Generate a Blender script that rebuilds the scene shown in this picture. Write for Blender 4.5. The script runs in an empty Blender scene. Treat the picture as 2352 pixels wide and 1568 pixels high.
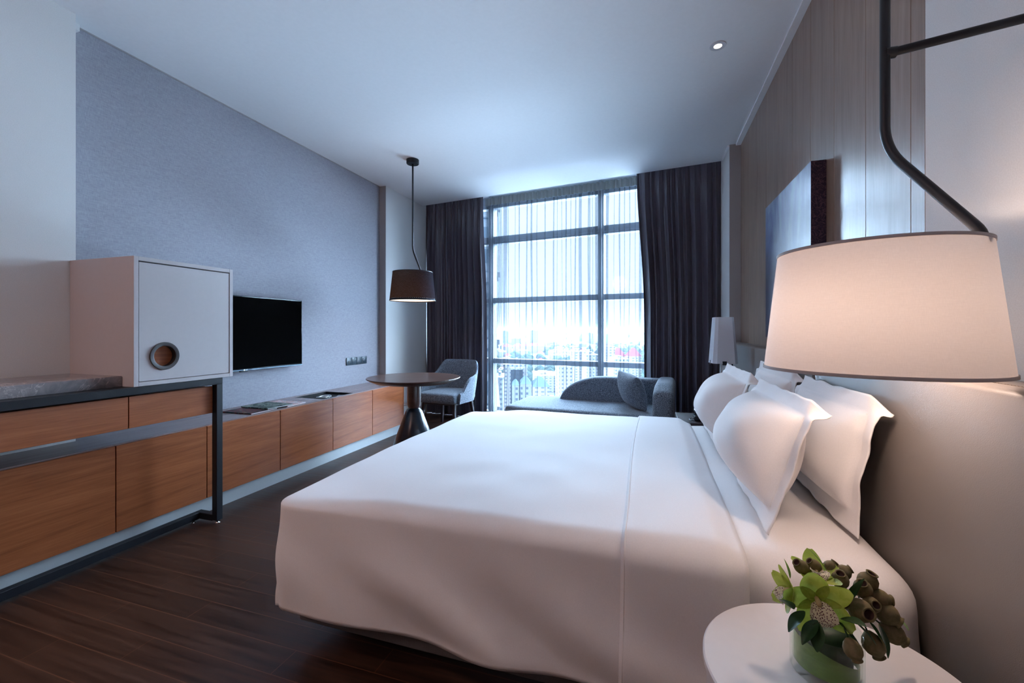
import bpy, bmesh, math, random
from mathutils import Vector, Matrix, noise
PI = math.pi
sc = bpy.context.scene
COL = sc.collection
random.seed(7)

# ------------------------------------------------------------------ camera, sky, exposure
TH = math.atan(318 / 986.0)          # the room's long axis against the line of sight
cam_d = bpy.data.cameras.new('camera')
cam_d.sensor_width = 36.0
cam_d.lens = 986.0 / 2352 * 36.0
cam_d.shift_y = (757 - 784) / 2352.0
cam_d.clip_start = 0.05
cam_d.clip_end = 12000
cam = bpy.data.objects.new('camera', cam_d)
cam.location = (0, 0, 1.2)
cam.rotation_euler = (PI / 2, 0, TH)
COL.objects.link(cam)
sc.camera = cam
vs = sc.view_settings
vs.view_transform = 'Standard'
vs.look = 'None'
vs.gamma = 1.0
vs.use_curve_mapping = False
vs.exposure = 0.70
cy = sc.cycles
cy.use_denoising = True
cy.max_bounces = 9
cy.diffuse_bounces = 5
cy.glossy_bounces = 4
cy.transmission_bounces = 8
cy.transparent_max_bounces = 24
cy.sample_clamp_indirect = 6.0
cy.caustics_reflective = False
cy.caustics_refractive = False

W = bpy.data.worlds.new('sky')
sc.world = W
W.use_nodes = True
wn = W.node_tree.nodes
wl = W.node_tree.links
wn.clear()
w_out = wn.new('ShaderNodeOutputWorld')
w_bg = wn.new('ShaderNodeBackground')
w_tc = wn.new('ShaderNodeTexCoord')
w_sep = wn.new('ShaderNodeSeparateXYZ')
w_rmp = wn.new('ShaderNodeValToRGB')
w_rmp.color_ramp.elements[0].position = 0.0
w_rmp.color_ramp.elements[0].color = (0.56, 0.75, 1.0, 1)
w_rmp.color_ramp.elements[1].position = 0.5
w_rmp.color_ramp.elements[1].color = (0.64, 0.80, 1.0, 1)
wl.new(w_tc.outputs['Generated'], w_sep.inputs[0])
wl.new(w_sep.outputs['Z'], w_rmp.inputs[0])
wl.new(w_rmp.outputs[0], w_bg.inputs['Color'])
w_bg.inputs['Strength'].default_value = 1.6
wl.new(w_bg.outputs[0], w_out.inputs[0])

def portal(name, loc, rot, sx, sy):
    L = bpy.data.lights.new(name, 'AREA')
    L.shape = 'RECTANGLE'
    L.size = sx
    L.size_y = sy
    L.cycles.is_portal = True
    o = bpy.data.objects.new(name, L)
    o.location = loc
    o.rotation_euler = rot
    COL.objects.link(o)

def point(name, loc, watts, col, r=0.03):
    L = bpy.data.lights.new(name, 'POINT')
    L.energy = watts
    L.color = col
    L.shadow_soft_size = r
    o = bpy.data.objects.new(name, L)
    o.location = loc
    COL.objects.link(o)
    return o

def spot(name, loc, watts, col, deg, blend=0.6, r=0.03, target=None):
    L = bpy.data.lights.new(name, 'SPOT')
    L.energy = watts
    L.color = col
    L.spot_size = math.radians(deg)
    L.spot_blend = blend
    L.shadow_soft_size = r
    o = bpy.data.objects.new(name, L)
    o.location = loc
    if target is not None:
        o.rotation_euler = (Vector(target) - Vector(loc)).to_track_quat('-Z', 'Y').to_euler()
    COL.objects.link(o)
    return o

HC = 2.969                            # ceiling
WP = Vector((-3.10, 5.45, 0))         # curtain line starts here
WD = Vector((0.9919, -0.1272, 0))     # along the window wall
WN = Vector((0.1272, 0.9919, 0))      # outwards
WA = math.atan2(-0.1272, 0.9919)
def wpt(s, off, z):
    return WP + WD * s + WN * off + Vector((0, 0, z))

def sun(name, elev, az, watts, col, ang):
    """broad daylight entering along the window's normal (az turns it sideways)"""
    L = bpy.data.lights.new(name, 'SUN')
    L.energy = watts
    L.color = col
    L.angle = math.radians(ang)
    o = bpy.data.objects.new(name, L)
    n = Matrix.Rotation(math.radians(az), 3, 'Z') @ WN
    d = n * math.cos(math.radians(elev)) + Vector((0, 0, math.sin(math.radians(elev))))
    o.rotation_euler = d.to_track_quat('Z', 'Y').to_euler()
    o.location = (0, 20, 20)
    COL.objects.link(o)
sun('bright_overcast_sky', 27, 0, 74.0, (0.60, 0.79, 1.0), 112)
sun('light_off_the_ground_below', -20, 0, 3.0, (0.60, 0.79, 1.0), 54)

_pc = wpt(1.93, 0.47, 1.52)
portal('window_portal', _pc, (-PI / 2, 0, WA + PI), 3.9, 3.0)
portal_o = bpy.data.objects['window_portal']
portal_o.rotation_euler = (-WN).to_track_quat('-Z', 'Y').to_euler()
WARM = (1.0, 0.60, 0.40)
WARM2 = (1.0, 0.72, 0.58)

# ------------------------------------------------------------------ materials
def new_mat(name):
    m = bpy.data.materials.new(name)
    m.use_nodes = True
    nt = m.node_tree
    nt.nodes.clear()
    return m, nt, nt.nodes, nt.links

def srgb(r, g, b):
    f = lambda c: ((c / 255) / 12.92) if c / 255 <= 0.04045 else (((c / 255) + 0.055) / 1.055) ** 2.4
    return (f(r), f(g), f(b), 1)

def coords(N, L, scale=(1, 1, 1), rot=(0, 0, 0), kind='Object'):
    tc = N.new('ShaderNodeTexCoord')
    mp = N.new('ShaderNodeMapping')
    mp.inputs['Scale'].default_value = scale
    mp.inputs['Rotation'].default_value = rot
    L.new(tc.outputs[kind], mp.inputs[0])
    return mp.outputs[0]

def pbr(N, L, col=None, rough=0.6, metal=0.0, spec=0.5, **kw):
    o = N.new('ShaderNodeOutputMaterial')
    b = N.new('ShaderNodeBsdfPrincipled')
    if col is not None:
        b.inputs['Base Color'].default_value = col
    b.inputs['Roughness'].default_value = rough
    b.inputs['Metallic'].default_value = metal
    b.inputs['Specular IOR Level'].default_value = spec
    for k, v in kw.items():
        b.inputs[k].default_value = v
    L.new(b.outputs[0], o.inputs[0])
    return b

def ramp(N, L, src, stops):
    r = N.new('ShaderNodeValToRGB')
    el = r.color_ramp.elements
    while len(el) < len(stops):
        el.new(0.5)
    for e, (p, c) in zip(el, stops):
        e.position = p
        e.color = c
    L.new(src, r.inputs[0])
    return r.outputs[0]

def noise_tex(N, L, vec, scale, detail=4, rough=0.5, dist=0.0):
    n = N.new('ShaderNodeTexNoise')
    n.inputs['Scale'].default_value = scale
    n.inputs['Detail'].default_value = detail
    n.inputs['Roughness'].default_value = rough
    n.inputs['Distortion'].default_value = dist
    L.new(vec, n.inputs['Vector'])
    return n.outputs['Fac']

def bump(N, L, b, h, strength=0.2, dist=0.002):
    bp = N.new('ShaderNodeBump')
    bp.inputs['Strength'].default_value = strength
    bp.inputs['Distance'].default_value = dist
    L.new(h, bp.inputs['Height'])
    L.new(bp.outputs[0], b.inputs['Normal'])

def mat_plain(name, col, rough=0.6, metal=0.0, spec=0.5, bscale=None, bstr=0.1, bdist=0.002, **kw):
    m, nt, N, L = new_mat(name)
    b = pbr(N, L, col, rough, metal, spec, **kw)
    v = coords(N, L)
    n = noise_tex(N, L, v, bscale or 40, 3)
    k_ = 0.05 if bscale else 0.012
    c2 = tuple(min(1, c * (1 + k_)) for c in col[:3]) + (1,)
    c1 = tuple(c * (1 - k_) for c in col[:3]) + (1,)
    L.new(ramp(N, L, n, [(0.3, c1), (0.7, c2)]), b.inputs['Base Color'])
    if bscale:
        bump(N, L, b, n, bstr, bdist)
    return m

def mat_wood(name, c_dark, c_mid, c_light, axis='Y', scale=1.0, rough=0.35, coat=0.0, spec=0.5, tint=0.0):
    """veneer, the grain runs along axis"""
    m, nt, N, L = new_mat(name)
    b = pbr(N, L, None, rough, 0, spec)
    b.inputs['Coat Weight'].default_value = coat
    b.inputs['Coat Roughness'].default_value = 0.25
    s = {'X': (0.7, 9, 9), 'Y': (9, 0.7, 9), 'Z': (9, 9, 0.7)}[axis]
    v = coords(N, L, tuple(a * scale for a in s))
    n1 = noise_tex(N, L, v, 1.0, 6, 0.6, 1.4)
    s2 = {'X': (3, 90, 90), 'Y': (90, 3, 90), 'Z': (90, 90, 3)}[axis]
    v2 = coords(N, L, tuple(a * scale for a in s2))
    n2 = noise_tex(N, L, v2, 1.0, 4, 0.7, 0.3)
    mx = N.new('ShaderNodeMath')
    mx.operation = 'MULTIPLY_ADD'
    L.new(n2, mx.inputs[0])
    mx.inputs[1].default_value = 0.48
    mul = N.new('ShaderNodeMath')
    mul.operation = 'MULTIPLY'
    L.new(n1, mul.inputs[0])
    mul.inputs[1].default_value = 0.62
    L.new(mul.outputs[0], mx.inputs[2])
    L.new(ramp(N, L, mx.outputs[0], [(0.38, c_dark), (0.55, c_mid), (0.72, c_light)]), b.inputs['Base Color'])
    bump(N, L, b, n2, 0.08, 0.001)
    return m

def mat_fabric(name, c1, c2, scale=400, rough=0.9, sheen=0.0, bstr=0.3, stretch=(1, 1, 1), lo=0.35, hi=0.65, spec=0.2):
    m, nt, N, L = new_mat(name)
    b = pbr(N, L, None, rough, 0, spec)
    b.inputs['Sheen Weight'].default_value = sheen
    v = coords(N, L, stretch)
    n = noise_tex(N, L, v, scale, 3, 0.7)
    L.new(ramp(N, L, n, [(lo, c1), (hi, c2)]), b.inputs['Base Color'])
    bump(N, L, b, n, bstr, 0.001)
    return m

def mat_weave(name, c1, c2, rough=0.85):
    """woven wall covering: fine horizontal and vertical threads"""
    m, nt, N, L = new_mat(name)
    b = pbr(N, L, None, rough, 0, 0.25)
    va = coords(N, L, (30, 30, 700))
    vb = coords(N, L, (700, 700, 30))
    na = noise_tex(N, L, va, 1.0, 2, 0.6)
    nb = noise_tex(N, L, vb, 1.0, 2, 0.6)
    ad = N.new('ShaderNodeMath')
    ad.operation = 'ADD'
    L.new(na, ad.inputs[0])
    L.new(nb, ad.inputs[1])
    hf = N.new('ShaderNodeMath')
    hf.operation = 'MULTIPLY'
    hf.inputs[1].default_value = 0.5
    L.new(ad.outputs[0], hf.inputs[0])
    L.new(ramp(N, L, hf.outputs[0], [(0.38, c1), (0.62, c2)]), b.inputs['Base Color'])
    bump(N, L, b, hf.outputs[0], 0.25, 0.001)
    return m

def mat_floor():
    m, nt, N, L = new_mat('dark floor boards')
    b = pbr(N, L, None, 0.3, 0, 0.5)
    v = coords(N, L, (1, 1, 1))
    br = N.new('ShaderNodeTexBrick')
    br.offset = 0.37
    br.offset_frequency = 2
    br.inputs['Scale'].default_value = 1.0
    br.inputs['Brick Width'].default_value = 0.92
    br.inputs['Row Height'].default_value = 0.1165
    br.inputs['Mortar Size'].default_value = 0.0017
    br.inputs['Mortar Smooth'].default_value = 0.1
    br.inputs['Bias'].default_value = 0.0
    br.inputs['Color1'].default_value = (0.2, 0.2, 0.2, 1)
    br.inputs['Color2'].default_value = (1, 1, 1, 1)
    br.inputs['Mortar'].default_value = (0, 0, 0, 1)
    L.new(v, br.inputs['Vector'])
    g = coords(N, L, (2.2, 42, 1))
    n = noise_tex(N, L, g, 1.0, 6, 0.65, 0.6)
    base = ramp(N, L, n, [(0.3, (0.020, 0.0085, 0.0055, 1)), (0.55, (0.050, 0.021, 0.012, 1)), (0.8, (0.085, 0.038, 0.022, 1))])
    mixb = N.new('ShaderNodeMix')
    mixb.data_type = 'RGBA'
    mixb.blend_type = 'MULTIPLY'
    mixb.inputs[0].default_value = 0.45
    L.new(base, mixb.inputs[6])
    L.new(br.outputs['Color'], mixb.inputs[7])
    mixm = N.new('ShaderNodeMix')
    mixm.data_type = 'RGBA'
    L.new(br.outputs['Fac'], mixm.inputs[0])
    L.new(mixb.outputs[2], mixm.inputs[6])
    mixm.inputs[7].default_value = (0.11, 0.043, 0.022, 1)
    L.new(mixm.outputs[2], b.inputs['Base Color'])
    bump(N, L, b, n, 0.15, 0.001)
    rr = ramp(N, L, n, [(0.3, (0.28, 0.28, 0.28, 1)), (0.8, (0.48, 0.48, 0.48, 1))])
    L.new(rr, b.inputs['Roughness'])
    return m

def mat_stone():
    m, nt, N, L = new_mat('grey veined marble')
    b = pbr(N, L, None, 0.18, 0, 0.5)
    v = coords(N, L)
    n1 = noise_tex(N, L, v, 9, 8, 0.65, 2.0)
    n2 = noise_tex(N, L, v, 4, 8, 0.6, 3.0)
    base = ramp(N, L, n1, [(0.3, srgb(112, 106, 108)), (0.6, srgb(146, 136, 136)), (0.8, srgb(176, 164, 160))])
    vein = ramp(N, L, n2, [(0.485, (0, 0, 0, 1)), (0.5, (1, 1, 1, 1)), (0.515, (0, 0, 0, 1))])
    mx = N.new('ShaderNodeMix')
    mx.data_type = 'RGBA'
    L.new(vein, mx.inputs[0])
    L.new(base, mx.inputs[6])
    mx.inputs[7].default_value = srgb(190, 172, 166)
    L.new(mx.outputs[2], b.inputs['Base Color'])
    return m

def mat_translucent(name, col, tcol, transp=0.0, transl=0.5, rough=0.9, tex=None, tex_amt=0.15):
    """cloth that lets light through: diffuse + translucent (+ open weave)"""
    m, nt, N, L = new_mat(name)
    o = N.new('ShaderNodeOutputMaterial')
    d = N.new('ShaderNodeBsdfDiffuse')
    t = N.new('ShaderNodeBsdfTranslucent')
    mx = N.new('ShaderNodeMixShader')
    d.inputs[0].default_value = col
    t.inputs[0].default_value = tcol
    mx.inputs[0].default_value = transl
    L.new(d.outputs[0], mx.inputs[1])
    L.new(t.outputs[0], mx.inputs[2])
    if tex:
        va = coords(N, L, (tex, tex, tex * 0.06))
        vb = coords(N, L, (tex * 0.06, tex * 0.06, tex))
        na = noise_tex(N, L, va, 1.0, 2, 0.6)
        nb = noise_tex(N, L, vb, 1.0, 2, 0.6)
        ad = N.new('ShaderNodeMath')
        ad.operation = 'MULTIPLY'
        L.new(na, ad.inputs[0])
        L.new(nb, ad.inputs[1])
        k = 1 - tex_amt
        L.new(ramp(N, L, ad.outputs[0], [(0.15, (tcol[0] * k, tcol[1] * k, tcol[2] * k, 1)), (0.38, tcol)]), t.inputs[0])
        L.new(ramp(N, L, ad.outputs[0], [(0.15, (col[0] * k, col[1] * k, col[2] * k, 1)), (0.38, col)]), d.inputs[0])
    last = mx.outputs[0]
    if transp > 0:
        tr = N.new('ShaderNodeBsdfTransparent')
        m2 = N.new('ShaderNodeMixShader')
        m2.inputs[0].default_value = transp
        L.new(last, m2.inputs[1])
        L.new(tr.outputs[0], m2.inputs[2])
        last = m2.outputs[0]
    L.new(last, o.inputs[0])
    return m

def mat_emit(name, col, strength):
    m, nt, N, L = new_mat(name)
    o = N.new('ShaderNodeOutputMaterial')
    e = N.new('ShaderNodeEmission')
    e.inputs[0].default_value = col
    e.inputs[1].default_value = strength
    L.new(e.outputs[0], o.inputs[0])
    return m

def facing_fac(N, L, base, amp, power):
    lw = N.new('ShaderNodeLayerWeight')
    lw.inputs['Blend'].default_value = 0.5
    pw = N.new('ShaderNodeMath'); pw.operation = 'POWER'; pw.inputs[1].default_value = power
    ma = N.new('ShaderNodeMath'); ma.operation = 'MULTIPLY_ADD'; ma.inputs[1].default_value = amp; ma.inputs[2].default_value = base
    L.new(lw.outputs['Facing'], pw.inputs[0]); L.new(pw.outputs[0], ma.inputs[0])
    return ma.outputs[0]

def mat_pane():
    m, nt, N, L = new_mat('window glass')
    o = N.new('ShaderNodeOutputMaterial')
    t = N.new('ShaderNodeBsdfTransparent')
    t.inputs[0].default_value = (0.93, 0.97, 1.0, 1)
    g = N.new('ShaderNodeBsdfGlossy')
    g.inputs['Roughness'].default_value = 0.02
    mx = N.new('ShaderNodeMixShader')
    L.new(facing_fac(N, L, 0.03, 0.6, 4.0), mx.inputs[0])
    L.new(t.outputs[0], mx.inputs[1])
    L.new(g.outputs[0], mx.inputs[2])
    L.new(mx.outputs[0], o.inputs[0])
    return m

def mat_leather():
    m, nt, N, L = new_mat('grey grained leather')
    b = pbr(N, L, srgb(124, 117, 113), 0.45, 0, 0.4)
    v = coords(N, L)
    vo = N.new('ShaderNodeTexVoronoi')
    vo.inputs['Scale'].default_value = 480
    L.new(v, vo.inputs['Vector'])
    bump(N, L, b, vo.outputs['Distance'], 0.16, 0.0008)
    return m

def mat_art():
    m, nt, N, L = new_mat('abstract canvas print')
    b = pbr(N, L, None, 0.35, 0, 0.5)
    v = coords(N, L, (1, 1.4, 0.35))
    n = noise_tex(N, L, v, 3.2, 6, 0.6, 1.5)
    c = ramp(N, L, n, [(0.3, srgb(40, 44, 84)), (0.45, srgb(88, 98, 140)), (0.58, srgb(120, 136, 160)), (0.72, srgb(160, 168, 196))])
    v2 = coords(N, L, (1, 1, 1))
    sep = N.new('ShaderNodeSeparateXYZ')
    L.new(v2, sep.inputs[0])
    n2 = noise_tex(N, L, v2, 5.0, 4, 0.6, 0.5)
    ad = N.new('ShaderNodeMath')
    ad.operation = 'MULTIPLY_ADD'
    L.new(n2, ad.inputs[0])
    ad.inputs[1].default_value = 0.35
    L.new(sep.outputs['Z'], ad.inputs[2])
    low = ramp(N, L, ad.outputs[0], [(0.15, (1, 1, 1, 1)), (0.5, (0, 0, 0, 1))])
    mx = N.new('ShaderNodeMix')
    mx.data_type = 'RGBA'
    L.new(low, mx.inputs[0])
    L.new(c, mx.inputs[6])
    mx.inputs[7].default_value = srgb(52, 34, 62)
    L.new(mx.outputs[2], b.inputs['Base Color'])
    return m

def mat_art_edge():
    m, nt, N, L = new_mat('canvas wrapped edge')
    b = pbr(N, L, None, 0.5, 0, 0.4)
    v = coords(N, L, (1, 1, 1))
    n = noise_tex(N, L, v, 22, 2, 0.5, 3.0)
    L.new(ramp(N, L, n, [(0.44, srgb(40, 30, 52)), (0.50, srgb(96, 72, 84)), (0.55, srgb(44, 32, 56))]), b.inputs['Base Color'])
    return m

def mat_cover(name, cols, seed):
    m, nt, N, L = new_mat(name)
    b = pbr(N, L, None, 0.5, 0, 0.25)
    v = coords(N, L, (1, 1, 1), (0, 0, seed))
    n = noise_tex(N, L, v, 14 + seed, 4, 0.6, 1.2)
    st = [(0.34 + 0.32 * i / (len(cols) - 1), c) for i, c in enumerate(cols)]
    L.new(ramp(N, L, n, st), b.inputs['Base Color'])
    return m

def mat_petal(name, a, bcol, spots=None, rough=0.45):
    m, nt, N, L = new_mat(name)
    o = N.new('ShaderNodeOutputMaterial')
    p = N.new('ShaderNodeBsdfPrincipled')
    p.inputs['Roughness'].default_value = rough
    p.inputs['Subsurface Weight'].default_value = 0.0
    v = coords(N, L)
    n = noise_tex(N, L, v, 60, 3, 0.6, 0.5)
    col = ramp(N, L, n, [(0.3, a), (0.7, bcol)])
    if spots:
        vo = N.new('ShaderNodeTexVoronoi')
        vo.inputs['Scale'].default_value = 380
        L.new(v, vo.inputs['Vector'])
        f = ramp(N, L, vo.outputs['Distance'], [(0.33, (1, 1, 1, 1)), (0.42, (0, 0, 0, 1))])
        mx = N.new('ShaderNodeMix')
        mx.data_type = 'RGBA'
        L.new(f, mx.inputs[0])
        L.new(col, mx.inputs[6])
        mx.inputs[7].default_value = spots
        col = mx.outputs[2]
    L.new(col, p.inputs['Base Color'])
    t = N.new('ShaderNodeBsdfTranslucent')
    L.new(col, t.inputs[0])
    mm = N.new('ShaderNodeMixShader')
    mm.inputs[0].default_value = 0.25
    L.new(p.outputs[0], mm.inputs[1])
    L.new(t.outputs[0], mm.inputs[2])
    L.new(mm.outputs[0], o.inputs[0])
    return m

def mat_facade(name, wall, win, sx=3.2, sz=3.2, hole=(0.5, 0.5), rough=0.7):
    """plaster front with rows of windows, in object space"""
    m, nt, N, L = new_mat(name)
    b = pbr(N, L, None, 1.0, 0, 0.0)
    tc = N.new('ShaderNodeTexCoord')
    sep = N.new('ShaderNodeSeparateXYZ')
    L.new(tc.outputs['Object'], sep.inputs[0])
    def frac(src, per, w):
        d = N.new('ShaderNodeMath'); d.operation = 'DIVIDE'; d.inputs[1].default_value = per
        L.new(src, d.inputs[0])
        f = N.new('ShaderNodeMath'); f.operation = 'FRACT'
        L.new(d.outputs[0], f.inputs[0])
        l = N.new('ShaderNodeMath'); l.operation = 'LESS_THAN'; l.inputs[1].default_value = w
        L.new(f.outputs[0], l.inputs[0])
        return l.outputs[0]
    ad = N.new('ShaderNodeMath'); ad.operation = 'ADD'
    L.new(sep.outputs['X'], ad.inputs[0]); L.new(sep.outputs['Y'], ad.inputs[1])
    fx = frac(ad.outputs[0], sx, hole[0])
    fz = frac(sep.outputs['Z'], sz, hole[1])
    mu = N.new('ShaderNodeMath'); mu.operation = 'MULTIPLY'
    L.new(fx, mu.inputs[0]); L.new(fz, mu.inputs[1])
    mx = N.new('ShaderNodeMix'); mx.data_type = 'RGBA'
    L.new(mu.outputs[0], mx.inputs[0])
    mx.inputs[6].default_value = wall
    mx.inputs[7].default_value = win
    L.new(mx.outputs[2], b.inputs['Base Color'])
    return m

def mat_city_ground():
    m, nt, N, L = new_mat('city ground')
    b = pbr(N, L, None, 1.0, 0, 0.0)
    v = coords(N, L)
    n = noise_tex(N, L, v, 0.012, 6, 0.7, 0.5)
    vo = N.new('ShaderNodeTexVoronoi')
    vo.inputs['Scale'].default_value = 0.03
    L.new(v, vo.inputs['Vector'])
    c = ramp(N, L, n, [(0.35, srgb(62, 82, 76)), (0.5, srgb(92, 106, 108)), (0.62, srgb(134, 138, 142))])
    mx = N.new('ShaderNodeMix'); mx.data_type = 'RGBA'; mx.inputs[0].default_value = 0.25
    L.new(c, mx.inputs[6]); L.new(vo.outputs['Color'], mx.inputs[7])
    L.new(mx.outputs[2], b.inputs['Base Color'])
    return m

M = {}
M['ceiling'] = mat_plain('ceiling paint', (0.82, 0.82, 0.83, 1), 0.9, spec=0.2)
M['white_wall'] = mat_plain('white wall paint', (0.74, 0.74, 0.73, 1), 0.85, spec=0.2, bscale=300, bstr=0.08)
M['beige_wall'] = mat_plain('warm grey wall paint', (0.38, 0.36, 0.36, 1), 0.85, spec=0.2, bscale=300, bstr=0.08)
M['wallpaper'] = mat_weave('woven grey wallpaper', (0.27, 0.27, 0.31, 1), (0.42, 0.42, 0.465, 1))
M['wall_panel'] = mat_wood('oak wall panel', (0.20, 0.128, 0.092, 1), (0.27, 0.18, 0.132, 1), (0.33, 0.23, 0.175, 1), 'Z', 1.6, 0.34, 0.32)
M['walnut'] = mat_wood('walnut veneer', (0.24, 0.066, 0.022, 1), (0.36, 0.105, 0.036, 1), (0.46, 0.15, 0.055, 1), 'Y', 1.5, 0.3, 0.2)
M['walnut_dark'] = mat_wood('dark walnut', (0.055, 0.028, 0.022, 1), (0.10, 0.052, 0.04, 1), (0.15, 0.082, 0.062, 1), 'X', 1.2, 0.28, 0.3)
M['console_top'] = mat_wood('satin brown top', (0.24, 0.17, 0.165, 1), (0.29, 0.215, 0.21, 1), (0.33, 0.25, 0.24, 1), 'Y', 1.4, 0.25, 0.3)
M['floor'] = mat_floor()
M['plinth'] = mat_plain('pale grey plinth', (0.50, 0.52, 0.53, 1), 0.45)
M['stone'] = mat_stone()
M['black_metal'] = mat_plain('black powder coated steel', (0.011, 0.013, 0.018, 1), 0.42, 0.0, 0.4, bscale=800, bstr=0.05)
M['box'] = mat_plain('light grey lacquer', (0.56, 0.51, 0.51, 1), 0.5, spec=0.35)
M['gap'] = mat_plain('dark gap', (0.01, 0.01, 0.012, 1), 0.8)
M['ring'] = mat_plain('dark brown ring', (0.05, 0.04, 0.04, 1), 0.5)
M['screen'] = mat_plain('black glass screen', (0.003, 0.003, 0.003, 1), 0.5, spec=0.0)
M['tv_plastic'] = mat_plain('glossy black plastic', (0.02, 0.026, 0.034, 1), 0.22, spec=0.6)
M['silver'] = mat_plain('silver', (0.6, 0.62, 0.64, 1), 0.3, 1.0)
M['chrome'] = mat_plain('chrome', (0.8, 0.8, 0.8, 1), 0.12, 1.0)
M['socket'] = mat_plain('charcoal plastic', (0.03, 0.05, 0.07, 1), 0.38)
M['duvet'] = mat_fabric('white bed linen', (0.80, 0.785, 0.795, 1), (0.84, 0.825, 0.835, 1), 300, 0.75, 0.15, 0.05, spec=0.3)
M['sheet'] = mat_fabric('white cotton', (0.82, 0.80, 0.80, 1), (0.86, 0.84, 0.84, 1), 300, 0.8, 0.1, 0.05, spec=0.3)
M['bed_base'] = mat_fabric('grey base cloth', (0.16, 0.16, 0.165, 1), (0.20, 0.20, 0.205, 1), 500, 0.8)
M['leather'] = mat_leather()
M['thread'] = mat_plain('brown thread', (0.10, 0.075, 0.06, 1), 0.8)
M['tweed'] = mat_fabric('blue grey tweed', (0.05, 0.066, 0.092, 1), (0.36, 0.42, 0.50, 1), 170, 0.95, 0.2, 0.4, lo=0.42, hi=0.68)
M['curtain'] = mat_fabric('plum grey satin', (0.075, 0.066, 0.088, 1), (0.105, 0.09, 0.12, 1), 200, 0.34, 0.2, 0.05, (1, 1, 0.05), spec=0.6)
M['sheer'] = mat_translucent('white voile', (0.10, 0.115, 0.135, 1), (0.06, 0.07, 0.085, 1), 0.64, 0.3)
M['sheer_head'] = mat_translucent('voile heading tape', (0.42, 0.44, 0.42, 1), (0.05, 0.05, 0.05, 1), 0.15, 0.2)
M['frame'] = mat_plain('grey window frame', (0.36, 0.40, 0.45, 1), 0.5)
M['pane'] = mat_pane()
M['shade_white'] = mat_translucent('white linen shade', (0.70, 0.66, 0.66, 1), (0.70, 0.64, 0.61, 1), 0.0, 0.18, tex=900, tex_amt=0.07)
M['shade_band'] = mat_plain('white shade trim', (0.42, 0.37, 0.36, 1), 0.8)
M['shade_black'] = mat_translucent('black linen shade', (0.04, 0.055, 0.08, 1), (0.035, 0.022, 0.014, 1), 0.0, 0.5, tex=700, tex_amt=0.6)
M['shade_inner'] = mat_plain('white shade lining', (0.8, 0.76, 0.72, 1), 0.7)
M['shade_far'] = mat_translucent('white paper shade', (0.72, 0.74, 0.8, 1), (0.6, 0.62, 0.66, 1), 0.0, 0.3)
M['bulb'] = mat_emit('lit bulb', (1.0, 0.72, 0.5, 1), 9.0)
M['diffuser'] = mat_emit('lit diffuser', (1.0, 0.74, 0.55, 1), 2.2)
M['white_gloss'] = mat_plain('white lacquered top', (0.70, 0.66, 0.65, 1), 0.35)
M['art'] = mat_art()
M['art_edge'] = mat_art_edge()
M['dark_cone'] = mat_plain('blue black lacquered metal', (0.012, 0.02, 0.032, 1), 0.25, spec=0.6)
M['night_dark'] = mat_fabric('dark brown leather', (0.03, 0.022, 0.026, 1), (0.055, 0.042, 0.046, 1), 200, 0.6)
M['downlight'] = mat_plain('white downlight trim', (0.6, 0.6, 0.63, 1), 0.5)
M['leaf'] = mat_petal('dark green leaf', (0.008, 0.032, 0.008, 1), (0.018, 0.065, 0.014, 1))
M['leaf_bright'] = mat_petal('bright green leaf', (0.09, 0.19, 0.03, 1), (0.14, 0.27, 0.05, 1))  # the paler green that the thin blades and pointed leaf have themselves
M['petal'] = mat_petal('green orchid petal', (0.30, 0.40, 0.045, 1), (0.46, 0.54, 0.10, 1))
M['lip'] = mat_petal('spotted cream lip', (0.70, 0.60, 0.42, 1), (0.78, 0.70, 0.55, 1), (0.10, 0.012, 0.03, 1))
M['column'] = mat_petal('peach orchid column', (0.58, 0.40, 0.20, 1), (0.68, 0.55, 0.30, 1))
M['pod'] = mat_petal('olive brown pod', (0.12, 0.11, 0.04, 1), (0.26, 0.19, 0.10, 1), None, 0.85)
M['pod_in'] = mat_plain('dark red pod mouth', (0.045, 0.014, 0.01, 1), 0.7)
M['leaf_wrap'] = mat_wood('green leaf wrap', (0.10, 0.19, 0.025, 1), (0.15, 0.27, 0.035, 1), (0.22, 0.36, 0.07, 1), 'X', 0.8, 0.35)
m, nt, N, L = new_mat('clear vase glass')
_o = N.new('ShaderNodeOutputMaterial'); _t = N.new('ShaderNodeBsdfTransparent'); _g = N.new('ShaderNodeBsdfGlossy'); _m = N.new('ShaderNodeMixShader')
_t.inputs[0].default_value = (0.94, 0.97, 0.95, 1); _g.inputs['Roughness'].default_value = 0.03; 
L.new(facing_fac(N, L, 0.03, 0.35, 3.0), _m.inputs[0]); L.new(_t.outputs[0], _m.inputs[1]); L.new(_g.outputs[0], _m.inputs[2]); L.new(_m.outputs[0], _o.inputs[0])
M['vase'] = m

# ------------------------------------------------------------------ mesh helpers
def link(name, bm, mat, parent=None, smooth=False, loc=None, rot=None, auto=None):
    me = bpy.data.meshes.new(name)
    bm.normal_update()
    bm.to_mesh(me)
    bm.free()
    mats = mat if isinstance(mat, (list, tuple)) else [mat]
    for x in mats:
        me.materials.append(x)
    if smooth or auto:
        for p in me.polygons:
            p.use_smooth = True
    if auto:
        me.set_sharp_from_angle(angle=math.radians(auto))
    o = bpy.data.objects.new(name, me)
    COL.objects.link(o)
    if loc is not None:
        o.location = loc
    if rot is not None:
        o.rotation_euler = rot
    if parent is not None:
        o.parent = parent
    return o

def tag(o, label=None, cat=None, group=None, kind=None):
    if label: o['label'] = label
    if cat: o['category'] = cat
    if group: o['group'] = group
    if kind: o['kind'] = kind
    return o

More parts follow.
